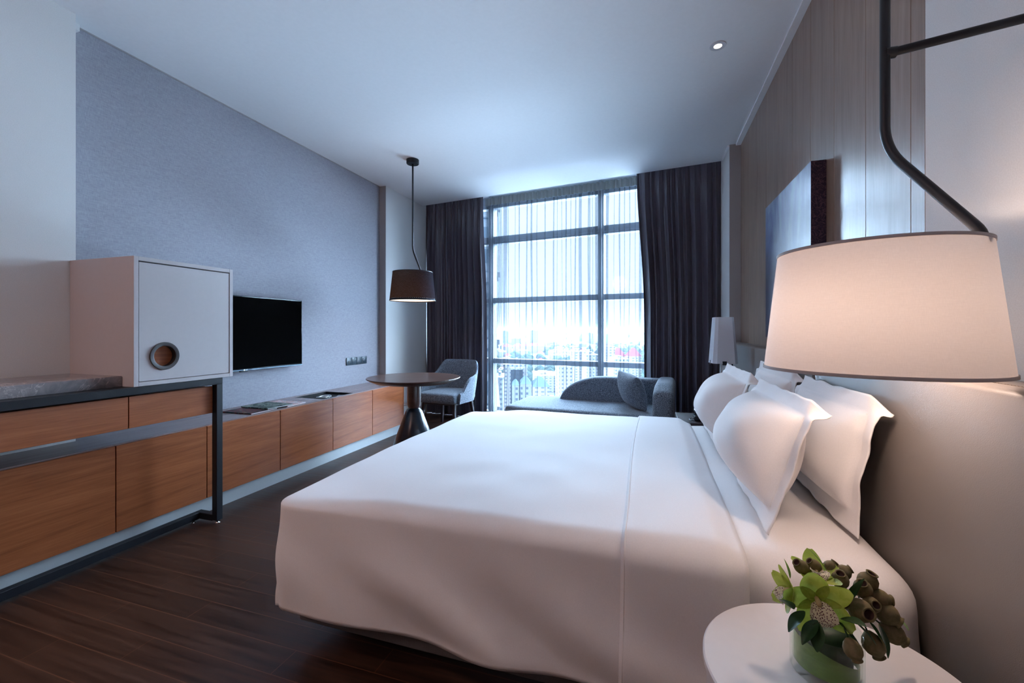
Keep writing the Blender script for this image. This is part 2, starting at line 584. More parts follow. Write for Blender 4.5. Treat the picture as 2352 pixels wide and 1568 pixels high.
def thing(name, loc, label, cat, group=None, rotz=0.0):
    o = bpy.data.objects.new(name, None)
    o.empty_display_size = 0.05
    COL.objects.link(o)
    o.location = loc
    o.rotation_euler = (0, 0, rotz)
    return tag(o, label, cat, group)

def B():
    return bmesh.new()

def box(bm, x0, x1, y0, y1, z0, z1, bev=0.0, seg=2, mi=0):
    t = bmesh.new()
    bmesh.ops.create_cube(t, size=1.0)
    for v in t.verts:
        v.co = Vector(((x0 + x1) / 2 + v.co.x * (x1 - x0), (y0 + y1) / 2 + v.co.y * (y1 - y0), (z0 + z1) / 2 + v.co.z * (z1 - z0)))
    if bev > 0:
        bmesh.ops.bevel(t, geom=t.edges[:], offset=bev, segments=seg, profile=0.5, affect='EDGES')
    for f in t.faces:
        f.material_index = mi
    merge(bm, t)
    return bm

def merge(bm, t, mat=None):
    if mat is not None:
        bmesh.ops.transform(t, matrix=mat, verts=t.verts)
    mp = {}
    for v in t.verts:
        mp[v] = bm.verts.new(v.co)
    for f in t.faces:
        try:
            nf = bm.faces.new([mp[v] for v in f.verts])
            nf.material_index = f.material_index
            nf.smooth = f.smooth
        except ValueError:
            pass
    t.free()

def lathe(bm, prof, n=48, c=(0, 0, 0), mi=0, sx=1.0, sy=1.0):
    rings = []
    for r, z in prof:
        if r < 1e-6:
            rings.append([bm.verts.new((c[0], c[1], c[2] + z))])
        else:
            rings.append([bm.verts.new((c[0] + sx * r * math.cos(2 * PI * i / n), c[1] + sy * r * math.sin(2 * PI * i / n), c[2] + z)) for i in range(n)])
    for a, b in zip(rings, rings[1:]):
        for i in range(n):
            j = (i + 1) % n
            if len(a) == 1 and len(b) == 1:
                continue
            if len(a) == 1:
                f = bm.faces.new((a[0], b[j], b[i]))
            elif len(b) == 1:
                f = bm.faces.new((a[i], a[j], b[0]))
            else:
                f = bm.faces.new((a[i], a[j], b[j], b[i]))
            f.material_index = mi
    return bm

def tube(bm, pts, r, n=12, mi=0, caps=True):
    pts = [Vector(p) for p in pts]
    rad = r if isinstance(r, (list, tuple)) else [r] * len(pts)
    rings = []
    up = None
    for i, p in enumerate(pts):
        d = (pts[min(i + 1, len(pts) - 1)] - pts[max(i - 1, 0)]).normalized()
        if up is None:
            up = Vector((1, 0, 0)) if abs(d.x) < 0.8 else Vector((0, 1, 0))
        a = d.cross(up).normalized()
        b = a.cross(d).normalized()
        up = b
        rings.append([bm.verts.new(p + (a * math.cos(2 * PI * k / n) + b * math.sin(2 * PI * k / n)) * rad[i]) for k in range(n)])
    for a, b in zip(rings, rings[1:]):
        for i in range(n):
            j = (i + 1) % n
            bm.faces.new((a[i], a[j], b[j], b[i])).material_index = mi
    if caps:
        bm.faces.new(rings[0][::-1]).material_index = mi
        bm.faces.new(rings[-1]).material_index = mi
    return bm

def smooth_path(pts, rr=0.04, n=8):
    """round the corners of a polyline"""
    pts = [Vector(p) for p in pts]
    out = [pts[0]]
    for i in range(1, len(pts) - 1):
        a, b, c = pts[i - 1], pts[i], pts[i + 1]
        u = (a - b).normalized() * min(rr, (a - b).length * 0.45)
        w = (c - b).normalized() * min(rr, (c - b).length * 0.45)
        for k in range(n + 1):
            t = k / n
            out.append((b + u) * (1 - t) ** 2 + b * 2 * t * (1 - t) + (b + w) * t * t)
    out.append(pts[-1])
    return out

def grid(bm, nu, nv, fn, mi=0, closed_u=False):
    vs_ = [[bm.verts.new(fn(i / nu, j / nv)) for j in range(nv + 1)] for i in range(nu if closed_u else nu + 1)]
    k = len(vs_)
    for i in range(nu):
        for j in range(nv):
            a = vs_[i % k]; b = vs_[(i + 1) % k]
            bm.faces.new((a[j], b[j], b[j + 1], a[j + 1])).material_index = mi
    return vs_

def prism(bm, outline, z0, z1, mi=0):
    lo = [bm.verts.new((x, y, z0)) for x, y in outline]
    hi = [bm.verts.new((x, y, z1)) for x, y in outline]
    bm.faces.new(lo[::-1]).material_index = mi
    bm.faces.new(hi).material_index = mi
    n = len(outline)
    for i in range(n):
        j = (i + 1) % n
        bm.faces.new((lo[i], lo[j], hi[j], hi[i])).material_index = mi
    return bm

def rounded_box_bm(x0, x1, y0, y1, z0, z1, r, n=(20, 20, 8), bottom=True, fn=None):
    """dense rounded box; fn(p, normal) may displace"""
    bm = bmesh.new()
    lo = Vector((x0, y0, z0)); hi = Vector((x1, y1, z1))
    def lin(a, b, k):
        return [a + (b - a) * i / k for i in range(k + 1)]
    def face(ax_u, ax_v, nu, nv, fixed_ax, val, flip):
        g = []
        for u in lin(lo[ax_u], hi[ax_u], nu):
            row = []
            for v in lin(lo[ax_v], hi[ax_v], nv):
                p = [0, 0, 0]; p[ax_u] = u; p[ax_v] = v; p[fixed_ax] = val
                row.append(bm.verts.new(p))
            g.append(row)
        for i in range(nu):
            for j in range(nv):
                q = (g[i][j], g[i + 1][j], g[i + 1][j + 1], g[i][j + 1])
                bm.faces.new(q[::-1] if flip else q)
    nx, ny, nz = n
    face(0, 1, nx, ny, 2, z1, False)
    if bottom:
        face(0, 1, nx, ny, 2, z0, True)
    face(0, 2, nx, nz, 1, y0, False)
    face(0, 2, nx, nz, 1, y1, True)
    face(1, 2, ny, nz, 0, x0, True)
    face(1, 2, ny, nz, 0, x1, False)
    bmesh.ops.remove_doubles(bm, verts=bm.verts, dist=1e-5)
    zl = z0 + r if bottom else z0 - 1
    for v in bm.verts:
        p = v.co
        c = Vector((min(max(p.x, x0 + r), x1 - r), min(max(p.y, y0 + r), y1 - r), min(max(p.z, zl), z1 - r)))
        d = p - c
        nn = d.normalized() if d.length > 1e-9 else Vector((0, 0, 1))
        q = c + nn * r if d.length > 1e-9 else p.copy()
        if fn:
            q = fn(q, nn)
        v.co = q
    return bm

def struct(name, bm, mat, parent=None, **kw):
    o = link(name, bm, mat, parent, **kw)
    o['kind'] = 'structure'
    return o

def hook(x, lo, hi):
    return max(lo, min(hi, x))

def sstep(a, b, x):
    t = hook((x - a) / (b - a), 0, 1)
    return t * t * (3 - 2 * t)

# ------------------------------------------------------------------ the room
YB = -1.7            # wall behind the camera
end_l = wpt(0, 0.5, 0); end_r = wpt(3.85, 0.5, 0)
bm = B()
prism(bm, [(-3.25, YB), (1.3, YB), (1.3, end_r.y - 0.07), (-3.25, end_l.y + 0.02)], -0.05, 0.0)
struct('floor', bm, M['floor'])
bm = B()
prism(bm, [(-3.25, YB), (1.3, YB), (1.3, 4.885), (-3.25, 5.47)], HC, HC + 0.10)
struct('ceiling', bm, M['ceiling'])
# pocket over the curtains
bm = B()
a = wpt(-0.3, 0, 0); b = wpt(4.3, 0, 0); c = wpt(4.3, 0.5, 0); d = wpt(-0.3, 0.5, 0)
prism(bm, [(a.x, a.y), (b.x, b.y), (c.x, c.y), (d.x, d.y)], HC + 0.085, HC + 0.18)
struct('ceiling_pocket', bm, M['ceiling'])
# left side
bm = B(); box(bm, -3.33, -3.187, 1.5, 4.6, 0, HC)
struct('wall_left', bm, M['wallpaper'])
bm = B(); box(bm, -3.33, -3.067, YB, 1.54, 0, HC)
struct('wall_left_near', bm, M['white_wall'])
bm = B(); box(bm, -3.33, -3.10, 4.555, 5.9, 0, HC + 0.08)
o = struct('wall_left_far', bm, M['white_wall'])
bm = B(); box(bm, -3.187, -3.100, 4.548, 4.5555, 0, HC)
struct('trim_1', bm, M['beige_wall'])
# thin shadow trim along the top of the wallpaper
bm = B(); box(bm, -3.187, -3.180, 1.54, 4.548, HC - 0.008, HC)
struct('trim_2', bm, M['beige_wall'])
bm = B(); box(bm, -3.187, -3.15, 1.54, 1.60, HC - 0.04, HC)
struct('trim_3', bm, M['white_wall'])
# right side
bm = B(); box(bm, 0.835, 0.98, 1.6725, 4.56, 0, HC); box(bm, 0.817, 0.98, YB, 1.6725, 0, HC)
struct('wall_right', bm, M['white_wall'])
bm = B()
PY = [1.673, 1.751, 2.062, 2.372, 2.682, 2.992, 3.299, 3.604, 3.909, 4.216, 4.548]
for y0, y1 in zip(PY, PY[1:]):
    box(bm, 0.817, 0.836, y0 + 0.0012, y1 - 0.0012, 1.0, HC - 0.012, 0.0012, 1)
struct('wall_panel_right', bm, M['wall_panel'])
bm = B(); box(bm, 0.83, 0.8352, 1.673, 4.548, 1.0, HC)
struct('wall_panel_backing', bm, M['gap'])
bm = B(); box(bm, 0.72, 0.98, 4.556, 5.7, 0, HC + 0.08)
struct('wall_right_far', bm, M['white_wall'])
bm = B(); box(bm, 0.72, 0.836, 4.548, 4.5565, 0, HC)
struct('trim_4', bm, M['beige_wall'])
bm = B()
box(bm, 0.775, 0.817, 1.673, 4.548, HC - 0.014, HC)
box(bm, 0.705, 0.72, 4.56, 4.92, HC - 0.014, HC)
struct('trim_5', bm, M['ceiling'])
bm = B(); box(bm, -3.3, 1.3, YB - 0.1, YB, 0, HC)
struct('wall_back', bm, M['walnut_dark'])
bm = B(); box(bm, -2.794, -2.782, 0.2, 4.50, 0, 0.10)
struct('baseboard_left', bm, M['plinth'])
bm = B(); box(bm, -3.10, -3.09, 4.56, 5.4, 0, 0.09)
struct('baseboard_left_far', bm, M['white_wall'])

# ------------------------------------------------------------------ window
win = thing('window_1', wpt(0, 0, 0), None, None)
win['kind'] = 'structure'
def wbox(bm, s0, s1, o0, o1, z0, z1, bev=0.004):
    t = bmesh.new()
    box(t, s0, s1, o0, o1, z0, z1, bev, 1)
    merge(bm, t, Matrix(((WD.x, WN.x, 0, WP.x), (WD.y, WN.y, 0, WP.y), (0, 0, 1, 0), (0, 0, 0, 1))))
OFF = 0.36
def wlink(name, bm, mat, **kw):
    o = link(name, bm, mat, win, **kw)
    o.matrix_parent_inverse = Matrix.Translation(-wpt(0, 0, 0))
    o['kind'] = 'structure'
    return o
bm = B()
for s in (-0.66, 0.905, 2.455, 4.02):
    wbox(bm, s, s + 0.075, OFF - 0.06, OFF + 0.06, 0, 3.06)
    wbox(bm, s + 0.02, s + 0.055, OFF - 0.09, OFF - 0.05, 0, 3.06)
wlink('mullion', bm, M['frame'])
bm = B()
for z0, z1 in ((2.895, 3.06), (2.395, 2.50), (1.572, 1.645), (0.733, 0.800), (0.0, 0.06)):
    wbox(bm, -0.66, 4.1, OFF - 0.05, OFF + 0.05, z0, z1)
wbox(bm, -0.66, 4.1, OFF - 0.065, OFF - 0.02, 2.415, 2.43)
wbox(bm, -0.66, 4.1, OFF - 0.065, OFF - 0.02, 2.93, 2.945)
wlink('transom', bm, M['frame'])
bm = B()
wbox(bm, -0.66, 4.1, OFF - 0.006, OFF - 0.0, 0.03, 3.05, 0)
wlink('glass_pane', bm, M['pane'])
bm = B()
wbox(bm, -0.9, 4.3, OFF + 0.065, OFF + 0.10, 3.05, 3.25, 0)
wlink('head_panel', bm, M['frame'])

# ------------------------------------------------------------------ curtains
def curtain(name, st0, st1, sb0, sb1, off, z0, z1, per, amp, over, mat, label, seed, cat='curtain', group=None, nz=30, gather=0.0, pts_per=14, jag=0.0):
    rnd = random.Random(seed)
    # fold boundaries with random widths
    k = []
    p = 0.0
    while p < 1.0:
        w = per * rnd.uniform(0.45, 1.7)
        k.append((p, w, rnd.uniform(0.55, 1.25), rnd.uniform(-0.6, 0.6)))
        p += w
    tot = p
    cols = []
    for (p0, w, am, sk) in k:
        for i in range(pts_per):
            cols.append(((p0 + w * i / pts_per) / tot, 2 * PI * i / pts_per, am, sk))
    cols.append((1.0, 0, 0.5, 0))
    bm = B()
    g = []
    for (f, ph, am, sk) in cols:
        col = []
        for j in range(nz + 1):
            t = j / nz                       # 0 top .. 1 bottom
            s0 = st0 + (sb0 - st0) * sstep(0, 0.55, t)
            s1 = st1 + (sb1 - st1) * sstep(0, 0.55, t)
            wv = noise.noise(Vector((f * 9 + seed, t * 1.3, 0.3))) * 0.018 * t
            grow = 0.35 + 0.65 * sstep(0.0, 0.25, t)
            o = off + amp * am * grow * math.sin(ph + sk * t * 1.5) * (0.9 + 0.3 * noise.noise(Vector((f * 20, t * 2.2, seed))))
            s = s0 + (s1 - s0) * f + over * am * (0.5 + 0.5 * grow) * math.sin(2 * ph + sk) * 0.5 + wv
            if gather:
                s += gather * (1 - sstep(0.0, 0.12, t)) * noise.noise(Vector((f * 55, 0, seed + 4))) 
                o += gather * 1.2 * (1 - sstep(0.0, 0.10, t)) * noise.noise(Vector((f * 70, t * 20, seed)))
            z = z1 + (z0 - z1) * t
            col.append(bm.verts.new(wpt(s, o, z)))
        g.append(col)
    for i in range(len(g) - 1):
        for j in range(nz):
            bm.faces.new((g[i][j], g[i][j + 1], g[i + 1][j + 1], g[i + 1][j]))
    o = link(name, bm, mat, None, smooth=True)
    tag(o, label, cat, group)
    return o

curtain('blackout_curtain', -0.02, 0.93, -0.02, 0.985, 0.10, 0.002, HC + 0.05, 0.088, 0.050, 0.022, M['curtain'],
        'dark plum grey satin curtain gathered at the left of the window behind the tub chair', 11, gather=0.02)
curtain('blackout_curtain', 2.955, 3.88, 3.035, 3.88, 0.10, 0.002, HC + 0.05, 0.090, 0.050, 0.022, M['curtain'],
        'dark plum grey satin curtain at the right of the window behind the chaise end', 23, gather=0.02)
def sheer(st0, st1, off, z0, z1, mat, label, seed, nz=26):
    """flat gauze with sharp overlapping folds of many widths"""
    rnd = random.Random(seed)
    folds = []
    x = 0.0
    L_ = st1 - st0
    while x < L_ - 0.02:
        gap = rnd.uniform(0.008, 0.02) if x < 0.14 else rnd.choice([0.02, 0.035, 0.05, 0.07, 0.09]) * rnd.uniform(0.8, 1.3)
        x += gap
        if x > L_ - 0.02: break
        wide = rnd.random() < 0.2
        folds.append((x, rnd.uniform(0.012, 0.026) if wide else rnd.uniform(0.003, 0.011), rnd.uniform(-0.03, 0.03), rnd.uniform(0, 50), rnd.uniform(0.4, 1.0)))
    g = []
    bm = B()
    for j in range(nz + 1):
        t = j / nz
        z = z1 + (z0 - z1) * t
        row = []
        def put(s_, o_):
            row.append(bm.verts.new(wpt(st0 + s_, off + o_, z)))
        put(0, 0)
        prev = 0.0
        cs = []
        for (x, h, dr, sd, am) in folds:
            c = x + dr * sstep(0, 1, t) * 0.7 + 0.012 * noise.noise(Vector((sd, t * 2.0, 0)))
            hh = h * (0.55 + 0.9 * abs(noise.noise(Vector((sd, t * 1.6, 9)))) + 0.4 * (1 - t) )
            c = max(c, prev + hh + 0.001)
            cs.append((c, hh, am))
            prev = c + hh
        k = min(1.0, L_ / (prev + 0.004))
        last = 0.0
        for (c, hh, am) in cs:
            c *= k; hh *= k
            a0 = c - hh
            for q_ in (0.33, 0.66):
                put(last + (a0 - last) * q_, 0.006 * am * math.sin(PI * q_))
            put(a0, 0.0)
            put(c + hh * 0.6, 0.010 * am); put(c + hh, 0.016 * am)
            put(c, 0.020 * am); put(c - hh, 0.024 * am)
            put(c - hh * 0.6, 0.026 * am); put(c + hh * 0.8, 0.012 * am)
            last = c + hh
        put(last + (L_ - last) * 0.5, 0.004); put(L_, 0)
        g.append(row)
    for i in range(len(g) - 1):
        for j in range(len(g[0]) - 1):
            bm.faces.new((g[i][j], g[i + 1][j], g[i + 1][j + 1], g[i][j + 1]))
    o = link('sheer_curtain', bm, mat, None, smooth=False)
    return tag(o, label, 'curtain')
sh = sheer(0.90, 3.08, 0.22, 0.015, HC - 0.055, M['sheer'], 'sheer white voile curtain drawn across the bright window', 5)
bm = B()
def hd(u, v):
    s = 0.90 + 2.16 * u
    return wpt(s, 0.22 + 0.018 * math.sin(u * 240) + 0.01 * math.sin(u * 91), HC - 0.055 + v * 0.10)
grid(bm, 420, 2, hd)
o = link('heading_tape', bm, M['sheer_head'], sh, smooth=True)

# ------------------------------------------------------------------ console along the left wall
XF = -2.754
units = [0.97, 1.553, 2.055, 2.639, 3.224, 3.808, 4.394]
ulab = ['walnut low cabinet below the marble counter, first from the picture edge',
        'walnut low cabinet below the grey box cupboard, behind the black steel leg',
        'walnut low cabinet under the magazines, just past the black steel leg',
        'walnut low cabinet between the magazines and the sunken tray',
        'walnut low cabinet under the sunken tray',
        'walnut low cabinet at the window end, behind the round table']
for i, (y0, y1) in enumerate(zip(units, units[1:])):
    t = thing('low_cabinet', (XF, (y0 + y1) / 2, 0.10), ulab[i], 'cabinet', 'low cabinets along the left wall')
    cx, cyy = XF, (y0 + y1) / 2
    bm = B()
    xb = -3.06 if y1 < 1.6 else -3.18
    box(bm, xb - cx, -0.022, y0 - cyy + 0.002, y1 - cyy - 0.002, 0.003, 0.456 if i != 4 else 0.446)
    link('carcass', bm, M['gap'], t)
    bm = B()
    box(bm, -0.02, 0.0, y0 - cyy + 0.0022, y1 - cyy - 0.0022, 0.002, 0.470, 0.0015, 1)
    link('door', bm, M['walnut'], t, auto=30)
t = thing('open_shelf_unit', (XF, 4.47, 0.1), 'small open end shelf in shadow at the window end of the console', 'shelf')
bm = B()
box(bm, -0.42, 0, -0.074, -0.062, 0, 0.455); box(bm, -0.42, -0.40, -0.062, 0.07, 0, 0.455)
link('carcass', bm, M['walnut'], t)
bm = B(); box(bm, -0.40, -0.01, -0.062, 0.07, 0.20, 0.216, 0.002, 1)
link('shelf', bm, M['console_top'], t)
# worktop with the sunken tray opening (Y 3.147..3.556, X -3.125..-2.797)
bm = B()
TY0, TY1, TX0, TX1 = 3.147, 3.556, -3.125, -2.797
box(bm, -3.0665, XF - 0.021, 0.3, 1.5405, 0.558, 0.576)
box(bm, -3.1865, XF - 0.021, 1.5405, TY0, 0.558, 0.576)
box(bm, -3.1865, XF - 0.021, TY1, 4.546, 0.558, 0.576)
box(bm, -3.1865, TX0, TY0, TY1, 0.558, 0.576)
box(bm, TX1, XF - 0.021, TY0, TY1, 0.558, 0.576)
wt = link('console_top', bm, M['console_top'])
tag(wt, 'long brown satin console top running along the wall under the television', 'worktop')
bm = B()
box(bm, TX0 + 0.0005, TX1 - 0.0005, TY0 + 0.0005, TY1 - 0.0005, 0.549, 0.555)
box(bm, TX0 + 0.0005, TX0 + 0.012, TY0 + 0.0005, TY1 - 0.0005, 0.555, 0.5755)
box(bm, TX1 - 0.006, TX1 - 0.0005, TY0 + 0.0005, TY1 - 0.0005, 0.555, 0.5755)
box(bm, TX0 + 0.012, TX1 - 0.006, TY0 + 0.0005, TY0 + 0.012, 0.555, 0.5755)
box(bm, TX0 + 0.012, TX1 - 0.006, TY1 - 0.012, TY1 - 0.0005, 0.555, 0.5755)
tr = link('sunken_tray', bm, M['gap'])
tag(tr, 'black tray sunk into the brown console top', 'tray')
# things in the tray
bm = B()
pts = []
for i in range(60):
    a = i / 59 * 4 * PI
    pts.append((-2.94 + 0.055 * math.cos(a) * (1 - 0.2 * i / 59) , 3.31 + 0.075 * math.sin(a) + 0.0004 * i, 0.563 + 0.004 * math.sin(a * 1.7) + 0.0001 * i))
tube(bm, pts, 0.0045, 8)
cb = link('coiled_cable', bm, M['silver'], smooth=True)
tag(cb, 'coiled pale cable lying in the black sunken tray', 'cable')
bm = B(); box(bm, -0.022, 0.022, -0.055, 0.055, 0, 0.006, 0.002, 2)
rm = link('key_card', bm, M['silver'], loc=(-2.87, 3.45, 0.5555), rot=(0, 0, 0.5), auto=40)
tag(rm, 'small light card beside the cable in the sunken tray', 'card')
# magazines
covers = [
    (mat_cover('dark botanical cover', [srgb(16, 30, 34), srgb(30, 60, 58), srgb(120, 44, 40), srgb(30, 30, 40), srgb(150, 140, 110)], 1),
     'dark magazine nearest the black steel leg, under the next one', -2.935, 2.528, 0.576, 0.02),
    (mat_cover('green and black cover', [srgb(20, 26, 30), srgb(44, 66, 60), srgb(150, 160, 150), srgb(24, 24, 28)], 2),
     'green and black magazine in the middle of the three on the console', -2.945, 2.695, 0.5845, -0.03),
    (mat_cover('pale pink cover', [srgb(190, 180, 186), srgb(214, 206, 210), srgb(196, 130, 120), srgb(220, 214, 220)], 3),
     'pale pink and white magazine, furthest of the three on the console', -2.94, 2.845, 0.576, 0.03)]
for i, (mc, lab, mx_, my_, mz_, ra) in enumerate(covers):
    t = thing('magazine', (mx_, my_, mz_ + 0.0005), lab, 'magazine', 'magazines on the console', ra)
    wdt = 0.118 if i < 2 else 0.10
    zb = 0.0
    bm = B(); box(bm, -0.14, 0.14, -wdt + 0.002, wdt - 0.001, zb + 0.001, zb + 0.0065)
    link('pages', bm, M['sheet'], t)
    bm = B()
    box(bm, -0.142, 0.142, -wdt, wdt, zb + 0.0065, zb + 0.0078)
    box(bm, -0.142, 0.142, -wdt - 0.001, -wdt + 0.001, zb, zb + 0.0078)
    box(bm, -0.142, 0.142, -wdt, wdt, zb, zb + 0.001)
    link('cover', bm, mc, t)

# ------------------------------------------------------------------ desk frame, drawers, counter, box cupboard
XD = -2.545
t = thing('desk', (XD, 1.2, 0), 'black steel framed desk with walnut drawers under the marble counter', 'desk')
dk = lambda *a: (a[0] - XD, a[1] - XD, a[2] - 1.2, a[3] - 1.2, a[4], a[5])
bm = B()
box(bm, *dk(-2.585, XD, 0.3, 2.0, 0.862, 0.902), 0.002, 1)
box(bm, *dk(-3.06, -2.585, 0.3, 1.535, 0.882, 0.9015))
box(bm, *dk(-3.18, -2.585, 1.541, 2.0, 0.882, 0.9015))
box(bm, *dk(-2.585, XD, 1.96, 2.0, 0.02, 0.862), 0.002, 1)
box(bm, *dk(-2.73, -2.585, 1.96, 2.0, 0.015, 0.055), 0.002, 1)
box(bm, *dk(-2.73, -2.69, 0.3, 1.96, 0.015, 0.055), 0.002, 1)
link('frame', bm, M['black_metal'], t, auto=30)
for y0, y1 in ((0.93, 1.506), (1.510, 1.957)):
    bm = B()
    box(bm, *dk(-2.595, -2.575, y0, y1, 0.687, 0.852), 0.0015, 1)
    box(bm, *dk(-3.0, -2.596, y0 + 0.01, y1 - 0.01, 0.70, 0.85))
    link('drawer', bm, M['walnut'], t, auto=30)
for fx, fy in ((-2.565, 1.98), (-2.70, 1.93)):
    bm = B()
    lathe(bm, [(0, 0.0), (0.014, 0.0), (0.015, 0.004), (0.006, 0.007), (0.005, 0.016), (0, 0.016)], 20, (fx - XD, fy - 1.2, 0.0))
    link('levelling_foot', bm, M['chrome'], t, smooth=True)

bm = B(); box(bm, -3.066, -2.632, 0.3, 1.5115, 0.9022, 0.958, 0.002, 2)
o = link('marble_counter', bm, M['stone'], auto=30)
tag(o, 'grey veined marble counter slab against the box cupboard', 'worktop')

by0, by1, bz0, bz1, bx1, bx0 = 1.5135, 2.068, 0.9025, 1.584, XD, -3.0655
t = thing('box_cupboard', (bx1, by0, bz0), 'light grey square box cupboard with a round walnut finger hole', 'cupboard')
def q(*a):
    return (a[0] - bx1, a[1] - bx1, a[2] - by0, a[3] - by0, a[4] - bz0, a[5] - bz0)
bm = B()
th = 0.022
box(bm, *q(bx0, bx1, by0, by0 + th, bz0, bz1), 0.001, 1)
box(bm, *q(bx0, bx1, by1 - th, by1, bz0, bz1), 0.001, 1)
box(bm, *q(bx0, bx1, by0 + th, by1 - th, bz0, bz0 + th), 0.001, 1)
box(bm, *q(bx0, bx1, by0 + th, by1 - th, bz1 - th, bz1), 0.001, 1)
box(bm, *q(-3.185, bx0, 1.542, by1, bz0, bz1))
link('body', bm, M['box'], t, auto=30)
bm = B(); box(bm, *q(bx0, bx1 - 0.05, by0 + th, by1 - th, bz0 + th, bz1 - th))
link('interior', bm, M['gap'], t)
# door with a round hole
dy0, dy1, dz0, dz1 = by0 + th + 0.004, by1 - th - 0.003, bz0 + th + 0.0035, bz1 - th - 0.006
hy, hz, hr = 1.663, 1.056, 0.068
def plate_with_hole(x0, x1, y0, y1, z0, z1, cy_, cz_, r, n=64):
    bm = bmesh.new()
    outs, ins = [], []
    for i in range(n):
        a = 2 * PI * i / n
        dy, dz = math.cos(a), math.sin(a)
        ty = ((y1 - cy_) / dy if dy > 0 else (y0 - cy_) / dy) if abs(dy) > 1e-9 else 1e9
        tz = ((z1 - cz_) / dz if dz > 0 else (z0 - cz_) / dz) if abs(dz) > 1e-9 else 1e9
        k = min(ty, tz)
        outs.append((cy_ + dy * k, cz_ + dz * k)); ins.append((cy_ + dy * r, cz_ + dz * r))
    # snap the nearest outer points to the corners
    for Y, Z in ((y0, z0), (y0, z1), (y1, z0), (y1, z1)):
        i = min(range(n), key=lambda j: (outs[j][0] - Y) ** 2 + (outs[j][1] - Z) ** 2)
        outs[i] = (Y, Z)
    L4 = [[bm.verts.new((x, y, z)) for y, z in loop] for x in (x1, x0) for loop in (outs, ins)]
    fo, fi, bo, bi = L4
    for i in range(n):
        j = (i + 1) % n
        bm.faces.new((fo[i], fo[j], fi[j], fi[i]))
        bm.faces.new((bo[j], bo[i], bi[i], bi[j]))
        bm.faces.new((fo[j], fo[i], bo[i], bo[j]))
        bm.faces.new((fi[i], fi[j], bi[j], bi[i]))
    return bm
bm = plate_with_hole(-0.024, -0.003, dy0 - by0, dy1 - by0, dz0 - bz0, dz1 - bz0, hy - by0, hz - bz0, hr)
bmesh.ops.recalc_face_normals(bm, faces=bm.faces)
dr = link('door', bm, M['box'], t)
bm = bmesh.new()
lathe(bm, [(0.056, -0.03), (0.056, 0.0035), (0.058, 0.0045), (0.074, 0.0045), (0.0755, 0.003), (0.0755, -0.001), (0.0675, -0.001), (0.0675, -0.03), (0.056, -0.03)], 72)
bmesh.ops.transform(bm, matrix=Matrix.Translation((0, hy - by0, hz - bz0)) @ Matrix.Rotation(PI / 2, 4, 'Y'), verts=bm.verts)
link('finger_ring', bm, M['ring'], dr, auto=40)
bm = bmesh.new()
lathe(bm, [(0, 0), (0.0558, 0)], 48)
bmesh.ops.transform(bm, matrix=Matrix.Translation((-0.028, hy - by0, hz - bz0)) @ Matrix.Rotation(PI / 2, 4, 'Y'), verts=bm.verts)
link('recess_back', bm, M['walnut'], dr)

# ------------------------------------------------------------------ television
t = thing('television', (-3.186, 2.69, 0.87), 'flat black television on the grey woven wall', 'television')
bm = B(); box(bm, 0.055, 0.085, -0.53, 0.53, 0.0, 0.602, 0.004, 2)
box(bm, 0.0, 0.055, -0.22, 0.22, 0.15, 0.45)
link('housing', bm, M['tv_plastic'], t, auto=30)
bm = B(); box(bm, 0.0845, 0.0858, -0.522, 0.522, 0.018, 0.593)
link('screen', bm, M['screen'], t)
bm = B(); box(bm, 0.058, 0.086, -0.53, 0.53, 0.0005, 0.012, 0.002, 1)
link('lower_bezel', bm, mat_plain('steel blue bezel', (0.10, 0.14, 0.18, 1), 0.25, 0.6), t, auto=30)
bm = B(); box(bm, 0.060, 0.080, -0.10, -0.03, -0.010, 0.0, 0.002, 1)
link('sensor', bm, M['tv_plastic'], t)
lg = thing('logo', (0, 0, 0), None, None)
bm = B()
lathe(bm, [(0.0, 0), (0.0062, 0)], 24)
bmesh.ops.transform(bm, matrix=Matrix.Translation((0.0868, -0.072, 0.0065)) @ Matrix.Rotation(PI / 2, 4, 'Y'), verts=bm.verts)
bpy.data.objects.remove(lg)
link('logo_disc', bm, M['silver'], t)
fc = bpy.data.curves.new('logo_letters', 'FONT')
fc.body = 'LG'
fc.size = 0.016
fc.extrude = 0.0004
_tmp = bpy.data.objects.new('logo_letters', fc)
COL.objects.link(_tmp)
bpy.context.view_layer.update()
_me = bpy.data.meshes.new_from_object(_tmp.evaluated_get(bpy.context.evaluated_depsgraph_get()))
bpy.data.objects.remove(_tmp)
_me.materials.clear(); _me.materials.append(M['silver'])
fo = bpy.data.objects.new('logo_letters', _me)
COL.objects.link(fo)
fo.parent = t
fo.location = (0.0868, -0.062, 0.0008)
fo.rotation_euler = (PI / 2, 0, PI / 2)

